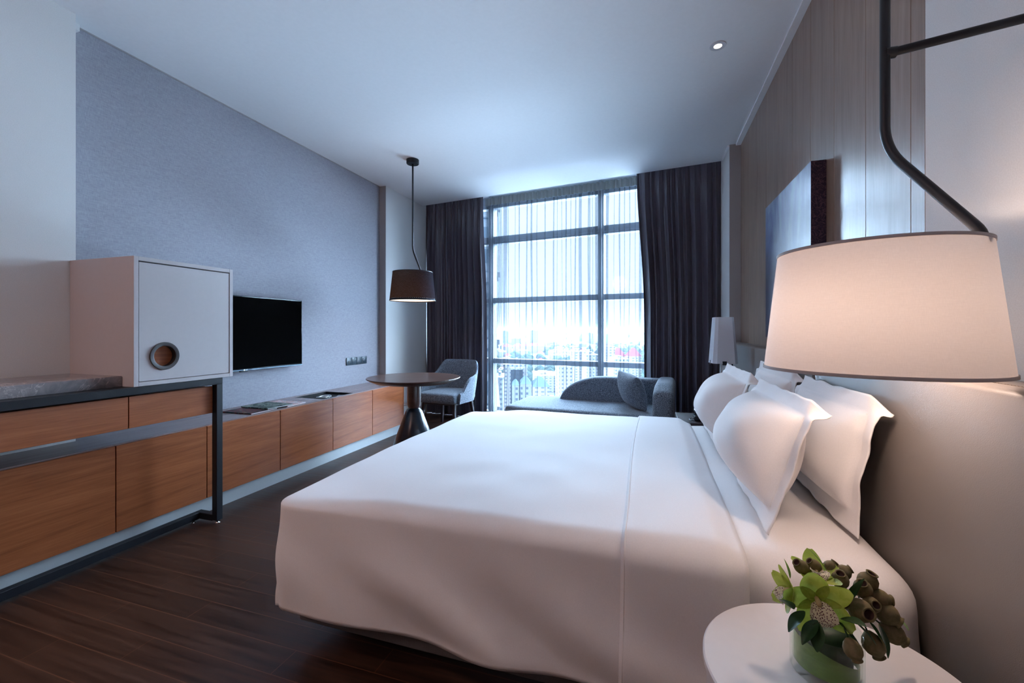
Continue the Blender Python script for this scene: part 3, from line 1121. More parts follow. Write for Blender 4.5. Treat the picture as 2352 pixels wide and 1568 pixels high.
# ------------------------------------------------------------------ sockets and switch
slab = ['charcoal data outlet, first from the television in the row of four', 'charcoal power outlet with usb ports, second in the row of four',
        'charcoal power outlet, third in the row of four', 'charcoal rocker switch, last in the row of four by the wall corner']
snm = ['data_outlet', 'power_outlet', 'power_outlet', 'light_switch']
for i in range(4):
    y = 3.975 + 0.0885 * i
    t = thing(snm[i], (-3.187, y, 0.848), slab[i], ['outlet', 'outlet', 'outlet', 'switch'][i], 'wall plates by the window end')
    bm = B(); box(bm, 0, 0.011, -0.043, 0.043, -0.043, 0.043, 0.003, 2)
    link('plate', bm, M['socket'], t, auto=30)
    if i == 0:
        bm = B(); box(bm, 0.010, 0.0135, -0.012, 0.012, -0.02, 0.006, 0.001, 1)
        link('port', bm, M['gap'], t)
        bm = B(); box(bm, 0.0135, 0.0142, -0.006, 0.006, -0.004, 0.0, 0)
        link('port_shutter', bm, M['silver'], t)
    elif i < 3:
        bm = B()
        for dy, dz in ((0, 0.004), (-0.011, -0.022), (0.011, -0.022)):
            box(bm, 0.0108, 0.0113, dy - 0.003, dy + 0.003, dz - 0.004, dz + 0.004)
        link('pin_holes', bm, M['gap'], t)
        bm = B(); box(bm, 0.010, 0.014, 0.010, 0.020, 0.015, 0.030, 0.001, 1)
        link('rocker', bm, M['silver'], t)
        if i == 1:
            bm = B(); box(bm, 0.0108, 0.0113, -0.02, -0.008, 0.012, 0.016); box(bm, 0.0108, 0.0113, -0.02, -0.008, 0.022, 0.026)
            link('usb_ports', bm, M['gap'], t)
    else:
        bm = B(); box(bm, 0.010, 0.016, -0.03, 0.034, -0.030, 0.024, 0.002, 2)
        o = link('rocker', bm, M['socket'], t, auto=30, rot=(0, 0.05, 0))

# ------------------------------------------------------------------ round table
t = thing('round_table', (-2.14, 3.60, 0), 'round walnut table on a dark cone pedestal by the window', 'table')
bm = B(); lathe(bm, [(0, 0.705), (0.36, 0.705), (0.43, 0.738), (0.436, 0.746), (0.434, 0.75), (0, 0.75)], 96)
link('tabletop', bm, M['walnut_dark'], t, auto=30)
bm = B(); lathe(bm, [(0, 0.46), (0.052, 0.46), (0.062, 0.485), (0.064, 0.52), (0.064, 0.705), (0, 0.705)], 48)
link('column', bm, M['walnut_dark'], t, auto=50)
bm = B(); lathe(bm, [(0, 0.0), (0.235, 0.0), (0.238, 0.008), (0.08, 0.425), (0.066, 0.448), (0.052, 0.456), (0.045, 0.47), (0, 0.47)], 64)
link('pedestal', bm, M['dark_cone'], t, auto=50)

# ------------------------------------------------------------------ tub chair
ch = thing('tub_chair', (-2.36, 4.79, 0), 'blue grey tweed tub chair beside the round table', 'chair', rotz=-0.10)
# chair faces -Y in its own frame; back at +Y
def shell_top(a):     # a: angle from the back, degrees
    a = abs(a)
    h = 0.80 - 0.165 * sstep(32, 74, a) - 0.02 * sstep(74, 95, a) - 0.17 * sstep(92, 128, a)
    return h
def shell(u, v, r_add=0.0):
    a = -132 + 264 * u
    ar = math.radians(a)
    top = shell_top(a)
    z0 = 0.335 + 0.0 * abs(a)
    # v 0..1 inner from bottom to top
    z = z0 + (top - z0) * v
    fl = (z - z0) / 0.46
    rx = 0.255 + 0.055 * fl ** 0.8 + r_add
    ry = 0.235 + 0.075 * fl + r_add
    if abs(a) > 90:
        ry = 0.27 + r_add
        k = (abs(a) - 90) / 42.0
        return Vector((math.copysign(rx * (1 - 0.03 * k), a), -ry * math.sin(math.radians(abs(a) - 90)) * 1.25, z))
    e = 0.72
    return Vector((math.copysign(abs(math.sin(ar)) ** e, ar) * rx, abs(math.cos(ar)) ** e * ry, z))
bm = B()
NU, NV = 66, 12
loop = [(0.0, v / NV) for v in range(NV + 1)]
inner = [[shell(i / NU, j / NV) for j in range(NV + 1)] for i in range(NU + 1)]
TH_ = 0.036
rows = []
for i in range(NU + 1):
    row = []
    for j in range(NV + 1):
        row.append(bm.verts.new(inner[i][j]))
    # rounded rim and outer skin
    pi_ = inner[i]
    outp = []
    for j in range(NV + 1):
        p = pi_[j]
        ctr = Vector((0, -0.02 if abs(-132 + 264 * i / NU) < 90 else p.y, p.z))
        dr_ = (p - ctr); dr_.z = 0
        dr_ = dr_.normalized()
        outp.append(p + dr_ * TH_)
    rim = pi_[-1] * 0.5 + outp[-1] * 0.5 + Vector((0, 0, 0.016))
    row.append(bm.verts.new(rim))
    for j in range(NV, -1, -1):
        row.append(bm.verts.new(outp[j]))
    rows.append(row)
for i in range(NU):
    for j in range(len(rows[0]) - 1):
        bm.faces.new((rows[i][j], rows[i][j + 1], rows[i + 1][j + 1], rows[i + 1][j]))
bm.faces.new(rows[0]); bm.faces.new(rows[-1][::-1])
for i in range(NU):
    bm.faces.new((rows[i][0], rows[i + 1][0], rows[i + 1][-1], rows[i][-1]))
bmesh.ops.recalc_face_normals(bm, faces=bm.faces)
link('backrest', bm, M['tweed'], ch, auto=60)
bm = rounded_box_bm(-0.262, 0.262, -0.31, 0.22, 0.335, 0.455, 0.045, (22, 22, 8), True,
                    lambda p, n: Vector((p.x, p.y, p.z + (0.015 * math.cos(p.x * 5) * math.cos(p.y * 5) if n.z > 0.3 else 0))))
link('seat', bm, M['tweed'], ch, smooth=True)
bm = B(); box(bm, -0.22, 0.22, -0.24, 0.19, 0.315, 0.338)
link('seat_rail', bm, M['black_metal'], ch)
for sx, sy in ((-1, -1), (1, -1), (-1, 1), (1, 1)):
    bm = B()
    x0, y0 = sx * 0.205, sy * 0.20 - 0.02
    x1, y1 = sx * 0.245, sy * 0.245 - 0.02
    w0, w1 = 0.019, 0.011
    top = [bm.verts.new((x0 + dx * w0, y0 + dy * w0, 0.335)) for dx, dy in ((-1, -1), (1, -1), (1, 1), (-1, 1))]
    bot = [bm.verts.new((x1 + dx * w1, y1 + dy * w1, 0.0)) for dx, dy in ((-1, -1), (1, -1), (1, 1), (-1, 1))]
    bm.faces.new(top); bm.faces.new(bot[::-1])
    for i in range(4):
        bm.faces.new((bot[i], bot[(i + 1) % 4], top[(i + 1) % 4], top[i]))
    link('leg', bm, M['night_dark'], ch)

# ------------------------------------------------------------------ chaise longue
CZ = thing('chaise_longue', (-1.45, 4.13, 0), 'blue grey tweed chaise longue with curved back below the window', 'chaise', rotz=-0.07)
# own frame: x 0..1.6, y 0..0.85 (back at +y)
def cf(p, n):
    z = p.z
    if n.z > 0.3:
        z += 0.012 * math.cos((p.x - 0.8) * 1.6)
    x = p.x
    return Vector((x, p.y, z))
bm = rounded_box_bm(0.0, 1.56, 0.0, 0.88, 0.20, 0.415, 0.05, (50, 26, 8), True, cf)
for v in bm.verts:     # the foot end is slightly rounded in plan
    k = sstep(0.25, 0.0, v.co.x)
    v.co.y += (0.44 - v.co.y) * 0.16 * k
    v.co.x += 0.09 * (1 - v.co.x) * 0
link('seat', bm, M['tweed'], CZ, smooth=True)
# back: profile curve extruded
def back_prof(u):
    x = 0.43 + (1.50 - 0.43) * u
    k = hook((x - 0.43) / 0.5, 0, 1)
    z = 0.40 + 0.285 * math.sqrt(max(0, 1 - (1 - k) ** 2)) ** 1.0
    return x, z
bm = B()
NB = 48
sec = []
for i in range(NB + 1):
    u = (i / NB) ** 1.4
    x, zt = back_prof(u)
    r = min(0.05, max(0.004, (zt - 0.38) * 0.5))
    prof = [(0.66, 0.37)]
    for k in range(7):
        a = PI - k * PI / 12
        prof.append((0.66 + r + r * math.cos(a) + 0.05 * (zt - 0.4), zt - r + r * math.sin(a)))
    for k in range(7):
        a = PI / 2 - k * PI / 12
        prof.append((0.86 - r + r * math.cos(a), zt - r + r * math.sin(a)))
    prof.append((0.86, 0.37))
    sec.append([bm.verts.new((x, y, z)) for y, z in prof])
for i in range(NB):
    for j in range(len(sec[0]) - 1):
        bm.faces.new((sec[i][j], sec[i + 1][j], sec[i + 1][j + 1], sec[i][j + 1]))
bm.faces.new(sec[0]); bm.faces.new(sec[-1][::-1])
bmesh.ops.recalc_face_normals(bm, faces=bm.faces)
link('backrest', bm, M['tweed'], CZ, auto=60)
def armf(p, n):
    x = p.x + 0.03 * (p.z - 0.2) * 0.6
    return Vector((x, p.y, p.z))
bm = rounded_box_bm(1.46, 1.64, 0.0, 0.87, 0.16, 0.70, 0.055, (10, 26, 20), True, armf)
for v in bm.verts:     # front of the arm slopes down in a soft curve
    k = sstep(0.30, 0.0, v.co.y) * sstep(0.45, 0.70, v.co.z)
    v.co.z -= 0.05 * k
link('armrest', bm, M['tweed'], CZ, smooth=True)
for lx, ly in ((0.12, 0.12), (1.5, 0.1), (0.12, 0.76), (1.5, 0.78)):
    bm = B(); lathe(bm, [(0, 0), (0.014, 0), (0.022, 0.2), (0, 0.2)], 20, (lx, ly, 0))
    link('leg', bm, M['night_dark'], CZ, smooth=True)

def cushion_bm(w, h, t, n=28, pw=2.6):
    bm = B()
    for sgn in (1, -1):
        def f(u, v):
            a, b = 2 * u - 1, 2 * v - 1
            e = (1 - abs(a) ** pw) * (1 - abs(b) ** pw)
            pin = 1 - 0.07 * (1 - abs(b) ** 2) * abs(a) ** 3
            pin2 = 1 - 0.07 * (1 - abs(a) ** 2) * abs(b) ** 3
            return Vector((a * w / 2 * pin, sgn * t / 2 * max(0, e) ** 0.55, b * h / 2 * pin2))
        grid(bm, n, n, f)
    bmesh.ops.remove_doubles(bm, verts=bm.verts, dist=1e-5)
    bmesh.ops.recalc_face_normals(bm, faces=bm.faces)
    return bm
bm = cushion_bm(0.38, 0.36, 0.20)
o = link('throw_cushion', bm, M['tweed'], smooth=True, loc=(-0.18, 4.37, 0.60))
o.rotation_euler = Matrix(((1,0,0),(0,1,0),(0,0,1))).to_euler()
o.matrix_world = Matrix.Translation((-0.175, 4.41, 0.60)) @ Matrix.Rotation(math.radians(-62), 4, 'Z') @ Matrix.Rotation(math.radians(20), 4, 'X') @ Matrix.Rotation(math.radians(6), 4, 'Y')
tag(o, 'blue grey tweed cushion leaning on the chaise arm', 'cushion')

# ------------------------------------------------------------------ pendants
def pendant(name, label, cx, cyy, z_bot, rod_dx, rod_dy, bend_z, top_z, shade_mat, glow, arm=None, ang=(0.112, -0.139), rb=0.235, rt=0.203, h=0.30, rod_r=0.0085):
    t = thing(name, (cx, cyy, z_bot), label, 'lamp')
    bm = B()
    lathe(bm, [(rb, 0.0), (rt, h)], 96)
    for f in bm.faces: f.normal_flip()
    sh_ = link('lamp_shade', bm, shade_mat, t, smooth=True)
    bm = B()
    tw = 0.0022
    lathe(bm, [(rb + tw, 0.0), (rb + tw, 0.007), (rb - tw, 0.007), (rb - tw, -0.001), (rb + tw, 0.0)], 96)
    link('shade_trim', bm, M['shade_band'] if shade_mat is M['shade_white'] else M['black_metal'], sh_, smooth=True)
    bm = B()
    lathe(bm, [(rt + tw, h - 0.006), (rt + tw, h + 0.001), (rt - tw, h + 0.001), (rt - tw, h - 0.006), (rt + tw, h - 0.006)], 96)
    link('shade_trim', bm, M['shade_band'] if shade_mat is M['shade_white'] else M['black_metal'], sh_, smooth=True)
    if shade_mat is M['shade_black']:
        bm = B(); lathe(bm, [(0, 0.012), (rb - 0.006, 0.012)], 72)
        link('diffuser', bm, M['diffuser'], t)
        bm = B(); lathe(bm, [(rb - 0.002, 0.004), (rb - 0.002, 0.02)], 72)
        link('lining', bm, M['shade_inner'], t, smooth=True)
    # spider ring, socket, bulb
    bm = B()
    for k in range(3):
        a = 2 * PI * k / 3 + 0.4
        tube(bm, [(0.02 * math.cos(a), 0.02 * math.sin(a), h - 0.02), (rt * math.cos(a), rt * math.sin(a), h - 0.004)], 0.0018, 6)
    lathe(bm, [(0, h - 0.09), (0.018, h - 0.09), (0.02, h - 0.02), (0, h - 0.015)], 20)
    link('socket_mount', bm, M['black_metal'], t, smooth=True)
    # rod
    hx, hy_ = rod_dx, rod_dy
    tip = Vector((hx + ang[0], hy_ + ang[1], h + 0.0))
    bend = Vector((hx, hy_, bend_z - z_bot))
    dirn = (tip - bend).normalized()
    tip2 = tip + dirn * 0.03
    path = [(hx, hy_, top_z - z_bot - 0.002), tuple(bend), tuple(tip2), (0.012, -0.012, h - 0.03)]
    bm = B(); tube(bm, smooth_path(path, 0.06, 10), rod_r, 16)
    link('rod', bm, M['black_metal'], t, smooth=True)
    bm = B(); lathe(bm, [(0, -0.045), (0.06, -0.045), (0.064, -0.04), (0.064, -0.001), (0, -0.001)], 48, (hx, hy_, top_z - z_bot))
    link('ceiling_canopy', bm, M['black_metal'], t, auto=40)
    if arm:
        az, ax1 = arm
        bm = B()
        tube(bm, [(hx + rod_r, hy_, az - z_bot), (ax1 - cx, hy_ - 0.05, az - z_bot + 0.006)], rod_r * 0.95, 16)
        tube(bm, [(hx - 0.001, hy_, az - z_bot), (hx + 0.022, hy_ + 0.001, az - z_bot)], rod_r * 1.25, 16)
        lathe_bm = B()
        link('wall_arm', bm, M['black_metal'], t, auto=50)
        lathe(lathe_bm, [(0, 0), (0.018, 0), (0.018, 0.008), (0, 0.008)], 32)
        bmesh.ops.transform(lathe_bm, matrix=Matrix.Translation((ax1 - cx - 0.008, hy_ - 0.05, az - z_bot + 0.006)) @ Matrix.Rotation(PI / 2, 4, 'Y'), verts=lathe_bm.verts)
        link('wall_rosette', lathe_bm, M['black_metal'], t, auto=50)
    bm = B()
    bmesh.ops.create_uvsphere(bm, u_segments=20, v_segments=12, radius=0.028, matrix=Matrix.Translation((0, 0, h - 0.12)))
    link('bulb', bm, M['bulb'], t, smooth=True)
    return t

pendant('pendant_lamp', 'black linen pendant lamp hanging over the round walnut table', -2.357, 3.939, 1.500, 0.0, 0.0, 2.03, HC, M['shade_black'], 1, ang=(0.084, 0.027))
point('pendant_lamp_light', (-2.357, 3.939, 1.60), 1.0, WARM, 0.04)
pendant('bedside_lamp', 'large white linen lamp hanging from a black rod beside the bed', 0.528, 1.294, 1.098, 0.022, -0.005, 1.645, HC, M['shade_white'], 1,
        arm=(1.880, 0.817), rod_r=0.0105)
point('bedside_lamp_light', (0.50, 1.27, 1.235), 4.3, (1.0, 0.76, 0.62), 0.035)

# far bedside lamp with its chamfered shade
FL = Vector((0.505, 3.47, 0.556))
t = thing('table_lamp', FL, 'small white table lamp with faceted shade beyond the pillows', 'lamp')
bm = B()
def oct_(r, c, z):
    return [(r, c, z), (c, r, z), (-c, r, z), (-r, c, z), (-r, -c, z), (-c, -r, z), (c, -r, z), (r, -c, z)]
lo = [bm.verts.new(p) for p in oct_(0.084, 0.060, 0.40)]
hi = [bm.verts.new(p) for p in oct_(0.062, 0.045, 0.735)]
for i in range(8):
    j = (i + 1) % 8
    bm.faces.new((lo[i], lo[j], hi[j], hi[i]))
bmesh.ops.rotate(bm, verts=bm.verts, matrix=Matrix.Rotation(0.12, 3, 'Z'))
sh_ = link('lamp_shade', bm, M['shade_far'], t)
bm = B()
box(bm, -0.014, 0.014, -0.086, -0.078, 0.39, 0.418)
link('bracket', bm, M['black_metal'], t)
bm = B()
box(bm, -0.086, -0.078, -0.008, 0.008, 0.39, 0.42)
link('bracket', bm, M['black_metal'], t)
bm = B()
box(bm, -0.018, 0.018, -0.018, 0.018, 0.012, 0.41)
link('post', bm, mat_plain('pale lamp post', (0.55, 0.62, 0.66, 1), 0.2), t)
bm = B()
for x in (0.024, 0.058):
    box(bm, x, x + 0.008, -0.008, 0.008, 0.012, 0.41)
box(bm, 0.024, 0.066, -0.008, 0.008, 0.402, 0.41); box(bm, 0.024, 0.066, -0.008, 0.008, 0.30, 0.308)
box(bm, -0.07, 0.07, -0.07, 0.07, 0.0, 0.012, 0.003, 1)
link('stand_frame', bm, M['black_metal'], t)

# ------------------------------------------------------------------ downlights
def downlight(x, y, label, watts, lit=True, deg=70, tgt=None):
    t = thing('downlight', (x, y, HC), label, 'light', 'recessed ceiling downlights')
    bm = B(); lathe(bm, [(0.024, -0.003), (0.046, -0.004), (0.048, -0.001), (0.048, 0.0), (0.024, 0.0)], 48)
    link('trim_ring', bm, M['downlight'], t, auto=50)
    bm = B(); lathe(bm, [(0.024, -0.003), (0.020, -0.0028), (0.0, -0.0026)], 32)
    link('lens', bm, mat_emit('downlight lens', (1.0, 0.82, 0.66, 1), 3.0), t)
    if watts:
        spot('downlight_beam', (x, y, HC - 0.03), watts, WARM2, deg, 0.9, 0.03, tgt or (x, y, 0))
    return t
downlight(0.40, 2.94, 'small round recessed ceiling downlight above the bed', 7)
downlight(-0.55, -0.55, 'recessed ceiling downlight behind the viewer over the passage', 3, deg=120)
downlight(-2.2, -0.5, 'recessed ceiling downlight over the near end of the counter', 45, deg=120)

# ------------------------------------------------------------------ headboard
HB = thing('headboard', (0.66, 2.2, 0), 'long grey leather headboard panel running along the right wall', 'headboard')
seams = [0.30, 2.13, 4.54]
for y0, y1 in zip(seams, seams[1:]):
    bm = B()
    box(bm, 0, 0.154, y0 - 2.2 + 0.0012, y1 - 2.2 - 0.0012, 0.0, 1.083, 0.012, 4)
    link('leather_panel', bm, M['leather'], HB, auto=60)
bm = B()
def dashes(bm, p0, p1, n, w=0.0012, ax='z'):
    p0, p1 = Vector(p0), Vector(p1)
    for i in range(n):
        a = p0.lerp(p1, (i + 0.12) / n); b = p0.lerp(p1, (i + 0.82) / n)
        tube(bm, [a, b], w, 6)
for yy in (2.13 - 0.012, 2.13 + 0.012):
    bm = B()
    dashes(bm, (-0.0003, yy - 2.2, 0.60), (-0.0003, yy - 2.2, 1.07), 70)
    link('stitching', bm, M['thread'], HB)
bm = B()
dashes(bm, (0.062, 0.4 - 2.2, 1.0832), (0.062, 2.1 - 2.2, 1.0832), 190)
link('top_stitching', bm, M['thread'], HB)
bm = B()
dashes(bm, (0.062, 2.16 - 2.2, 1.0832), (0.062, 4.5 - 2.2, 1.0832), 220)
link('top_stitching', bm, M['thread'], HB)
bm = B(); box(bm, 0.1545, 0.1745, 0.3 - 2.2, 4.54 - 2.2, 1.04, 1.078)  # near-black strip painted in for the shade between headboard and wall
link('shadow_strip', bm, M['gap'], HB)

# ------------------------------------------------------------------ bed
bed = thing('bed', (-0.35, 2.17, 0), 'wide bed with white duvet and grey base in the middle of the room', 'bed')
bo = Vector((-0.35, 2.17, 0))
def bl(name, bm, mat, par=bed, **kw):
    bmesh.ops.translate(bm, verts=bm.verts, vec=-bo)
    return link(name, bm, mat, par, **kw)
bm = B(); box(bm, -1.285, 0.62, 1.315, 3.03, 0.085, 0.30, 0.012, 3)
bl('base', bm, M['bed_base'], auto=40)
for lx, ly in ((-1.1, 1.5), (0.5, 1.5), (-1.1, 2.85), (0.5, 2.85), (-0.3, 2.17)):
    bm = B(); lathe(bm, [(0, 0), (0.03, 0), (0.034, 0.086), (0, 0.086)], 20, (lx, ly, 0))
    bl('leg', bm, M['black_metal'], smooth=True)
# mattress in its sheet
def mf(p, n):
    w = 0.006 * noise.noise(Vector((p.x * 7, p.y * 2, p.z * 3)))
    side = sstep(0.55, 0.3, p.z)
    p = p - Vector((0, 0, max(0.0, n.z) * 0.045 * sstep(-0.75, -1.2, p.x)))
    if n.y < -0.5:
        w += 0.010 * side * math.sin(p.x * 26 + 6 * p.z + 2) * sstep(0.35, 0.6, p.x)
    return p + n * w
bm = rounded_box_bm(-1.24, 0.655, 1.285, 3.055, 0.24, 0.588, 0.10, (60, 50, 14), True, mf)
bl('mattress', bm, M['sheet'], smooth=True)
def duvet_fn(x0, x1, y0, y1, z1, extra):
    def f(p, n):
        top = max(0.0, n.z)
        q = p.copy()
        depth = hook((z1 - p.z) / 0.42, 0, 1)
        # soft puff on the top
        q.z += top * (0.010 * noise.noise(Vector((p.x * 1.7, p.y * 1.7, 3.1))) + 0.004 * noise.noise(Vector((p.x * 5, p.y * 5, 1.0))))
        q.z -= top * 0.032 * sstep(-0.85, -1.28, p.x)
        q.z -= top * 0.02 * (abs((p.y - 2.17) / 0.95) ** 4)
        # hanging sides: broad diagonal folds that deepen towards the hem
        if n.z < 0.9:
            side = (1 - top)
            along = p.x * 1.0 if abs(n.y) > abs(n.x) else p.y
            ph = along * 11 - depth * 5.5 + 1.3 * noise.noise(Vector((along * 1.4, depth * 1.2, 7 + extra)))
            amp = (0.021 if abs(n.y) > abs(n.x) else 0.008) * sstep(0.15, 0.9, depth)
            fold = amp * math.sin(ph) * (0.6 + 0.8 * noise.noise(Vector((along * 1.1 + 5, depth, 2))))
            fold += 0.010 * noise.noise(Vector((along * 2.5, depth * 2.5, 11))) * depth
            out = 0.018 * depth * math.sin(depth * PI * 0.8)
            nn = Vector((n.x, n.y, 0))
            if nn.length > 1e-6:
                nn.normalize()
                q += nn * (fold + out) * side
            if p.z < z1 - 0.40:
                q.z += 0.002 * noise.noise(Vector((along * 1.6, 4, 4)))
        return q
    return f
DX0, DX1, DY0, DY1, DZ = -1.335, 0.236, 1.245, 3.105, 0.617
bm = rounded_box_bm(DX0, DX1, DY0, DY1, 0.175, DZ, 0.066, (110, 120, 34), False, duvet_fn(DX0, DX1, DY0, DY1, DZ, 0))
# open the head end below the fold so it meets the sheet
kill = [f for f in bm.faces if f.calc_center_median().x > DX1 - 0.02 and f.calc_center_median().z < DZ - 0.045]
bmesh.ops.delete(bm, geom=kill, context='FACES')
# soft the head end corner: squash the rounding
dv = bl('duvet', bm, M['duvet'], smooth=True)
sm = dv.modifiers.new('thickness', 'SOLIDIFY'); sm.thickness = 0.010; sm.offset = -1
# turned-down band on top of the duvet
def band_pt(u, v):
    """u across the band (x), v along the way down-over-down (y)"""
    x = -0.085 + 0.322 * u + 0.006 * math.sin(v * 9) * (1 - u)
    tot_side = 0.40
    w = DY1 - DY0
    L_ = w + 2 * tot_side
    d = v * L_ - tot_side
    r = 0.066; e = 0.012
    if d < r:                       # near side or its rounding
        s = r - d                   # distance from where the top is flat
        arc = r * PI / 2
        if s < arc:
            a = s / r
            y = DY0 + r - (r + e) * math.sin(a); z = DZ - r + (r + e) * math.cos(a); nn = Vector((0, -math.sin(a), math.cos(a)))
        else:
            y = DY0 - e; z = DZ - r - (s - arc); nn = Vector((0, -1, 0))
    elif d > w - r:
        s = d - (w - r); arc = r * PI / 2
        if s < arc:
            a = s / r
            y = DY1 - r + (r + e) * math.sin(a); z = DZ - r + (r + e) * math.cos(a); nn = Vector((0, math.sin(a), math.cos(a)))
        else:
            y = DY1 + e; z = DZ - r - (s - arc); nn = Vector((0, 1, 0))
    else:
        y = DY0 + d; z = DZ + e; nn = Vector((0, 0, 1))
    p = Vector((x, y, z))
    p2 = duvet_fn(DX0, DX1, DY0, DY1, DZ, 0)(p - nn * e, nn) + nn * e
    # edges settle: rounded towards the head end
    k = sstep(0.78, 1.0, u)
    p2 -= nn * 0.030 * k
    p2.x += 0.010 * k
    k2 = sstep(0.06, 0.0, u)
    p2 -= nn * 0.008 * k2
    return p2
bm = B(); grid(bm, 22, 190, band_pt)
bmesh.ops.recalc_face_normals(bm, faces=bm.faces)
bn = bl('turned_down_fold', bm, M['duvet'], dv, smooth=True)
sm = bn.modifiers.new('thickness', 'SOLIDIFY'); sm.thickness = 0.008; sm.offset = -1
# hem stitch line along the fold
bm = B()
tube(bm, [band_pt(0.03, i / 120) + Vector((0, 0, 0.002)) for i in range(121)], 0.0025, 6)
bl('fold_seam', bm, M['sheet'], dv, smooth=True)

# ------------------------------------------------------------------ pillows
def pillow(label, bot, top, y0, y1, thick, seed, fl=0.06):
    """stands on its long edge; bot/top = (x, z) of the lower and upper edge in the room"""
    t = thing('pillow', ((bot[0] + top[0]) / 2, (y0 + y1) / 2, bot[1]), label, 'pillow', 'pillows at the head of the bed')
    base = Vector(t.location)
    up = Vector((top[0] - bot[0], 0, top[1] - bot[1]))
    hgt = up.length
    up.normalize()
    out = Vector((-up.z, 0, up.x))         # towards the foot of the bed
    wdt = y1 - y0
    org = Vector((bot[0], y0, bot[1]))
    rnd = random.Random(seed)
    fw, fh = fl / wdt, fl / hgt
    def P(a, b, side):
        # a along y (0..1), b up (0..1)
        ia = (a - fw) / (1 - 2 * fw); ib = (b - fh) / (1 - 2 * fh)
        inside = 0 < ia < 1 and 0 < ib < 1
        aa, bb = 2 * ia - 1, 2 * ib - 1
        A, Bq = 2 * a - 1, 2 * b - 1
        # body outline is pulled in between the corners
        ya = a - 0.5; yb = b
        pin_a = 0.035 * (1 - Bq * Bq) * A * abs(A) ** 2
        pin_b = 0.035 * (1 - A * A) * Bq * abs(Bq) ** 2
        y = (ya - pin_a * 0.5) * wdt
        h_ = (yb - pin_b * 0.5) * hgt
        d = 0.0
        if inside:
            e = (1 - abs(aa) ** 2.5) * (1 - abs(bb) ** 2.5)
            d = thick / 2 * e ** 0.52 * (1.05 - 0.25 * ib)
            d += 0.006 * noise.noise(Vector((a * 5, b * 5, seed)))
            if side < 0:
                d *= 0.6
        wav = 0.0
        m_ = max(abs(A), abs(Bq))
        edge = sstep(1 - 2.2 * max(fw, fh), 1.0, m_)
        wav = edge * (0.012 * noise.noise(Vector((a * 4.5 + seed, b * 4.5, 0.5))) + 0.003 * noise.noise(Vector((a * 12, b * 12, seed))))
        cor = sstep(0.80, 1.0, abs(A)) * sstep(0.70, 1.0, Bq)
        wav -= cor * 0.035
        h2 = h_ - cor * 0.022 * (1 + math.sin(seed))
        h2 += edge * 0.006 * noise.noise(Vector((a * 9, seed, b)))
        if h2 < 0.004: h2 = 0.004 + (h2 - 0.004) * 0.1
        return Vector((0, wdt / 2, 0)) + org + Vector((0, y, 0)) + up * h2 + out * (wav + side * (d + 0.0015)) - base
    n, mth = 64, 52
    bm = B()
    fr = grid(bm, n, mth, lambda u, v: P(u, v, 1))
    bk = grid(bm, n, mth, lambda u, v: P(u, v, -1))
    rim_f = [fr[i][0] for i in range(n + 1)] + [fr[n][j] for j in range(1, mth + 1)] + [fr[i][mth] for i in range(n - 1, -1, -1)] + [fr[0][j] for j in range(mth - 1, 0, -1)]
    rim_b = [bk[i][0] for i in range(n + 1)] + [bk[n][j] for j in range(1, mth + 1)] + [bk[i][mth] for i in range(n - 1, -1, -1)] + [bk[0][j] for j in range(mth - 1, 0, -1)]
    for i in range(len(rim_f)):
        j = (i + 1) % len(rim_f)
        bm.faces.new((rim_f[i], rim_f[j], rim_b[j], rim_b[i]))
    bmesh.ops.recalc_face_normals(bm, faces=bm.faces)
    link('pillowcase', bm, M['sheet'], t, smooth=True)
    # seam of the flange
    bm = B()
    pts = []
    for i in range(81):
        pts.append(P(fw + (1 - 2 * fw) * i / 80, fh, 1) + out * 0.0005)
    for i in range(1, 61):
        pts.append(P(1 - fw, fh + (1 - 2 * fh) * i / 60, 1) + out * 0.0005)
    for i in range(79, -1, -1):
        pts.append(P(fw + (1 - 2 * fw) * i / 80, 1 - fh, 1) + out * 0.0005)
    for i in range(59, 0, -1):
        pts.append(P(fw, fh + (1 - 2 * fh) * i / 60, 1) + out * 0.0005)
    tube(bm, pts, 0.0009, 5)
    link('seam', bm, M['shade_inner'], t, smooth=True)
    return t

pillow('white pillow leaning at the front on the near side of the bed', (0.325, 0.600), (0.455, 0.995), 1.415, 2.17, 0.31, 3)
pillow('white pillow against the headboard on the near side of the bed', (0.556, 0.600), (0.622, 1.01), 1.47, 2.19, 0.17, 8)
pillow('white pillow leaning at the front on the far side of the bed', (0.315, 0.600), (0.45, 1.00), 2.20, 2.96, 0.29, 13)
pillow('white pillow against the headboard on the far side of the bed', (0.560, 0.600), (0.625, 1.02), 2.21, 2.94, 0.17, 21)

# ------------------------------------------------------------------ picture above the bed
t = thing('canvas_picture', (0.817, 2.897, 1.59), 'blue abstract canvas picture on the wood panelled wall', 'picture')
bm = B(); box(bm, -0.066, -0.0655, -0.435, 0.435, -0.44, 0.44)
link('canvas', bm, M['art'], t)
bm = B(); box(bm, -0.0655, -0.001, -0.435, 0.435, -0.44, 0.44)
link('stretcher', bm, M['art_edge'], t)

# ------------------------------------------------------------------ near side table
TX, TYY, TZ = 0.340, 0.972, 0.530
t = thing('side_table', (TX, TYY, 0), 'round white drum side table under the flower vase', 'table')
bm = B(); lathe(bm, [(0, TZ - 0.02), (0.231, TZ - 0.02), (0.235, TZ - 0.016), (0.235, TZ - 0.003), (0.232, TZ), (0, TZ)], 128)
link('tabletop', bm, M['white_gloss'], t, auto=40)
bm = B(); lathe(bm, [(0, 0.0), (0.226, 0.0), (0.228, 0.004), (0.228, TZ - 0.02), (0, TZ - 0.02)], 128)
link('drum', bm, M['white_gloss'], t, auto=40)

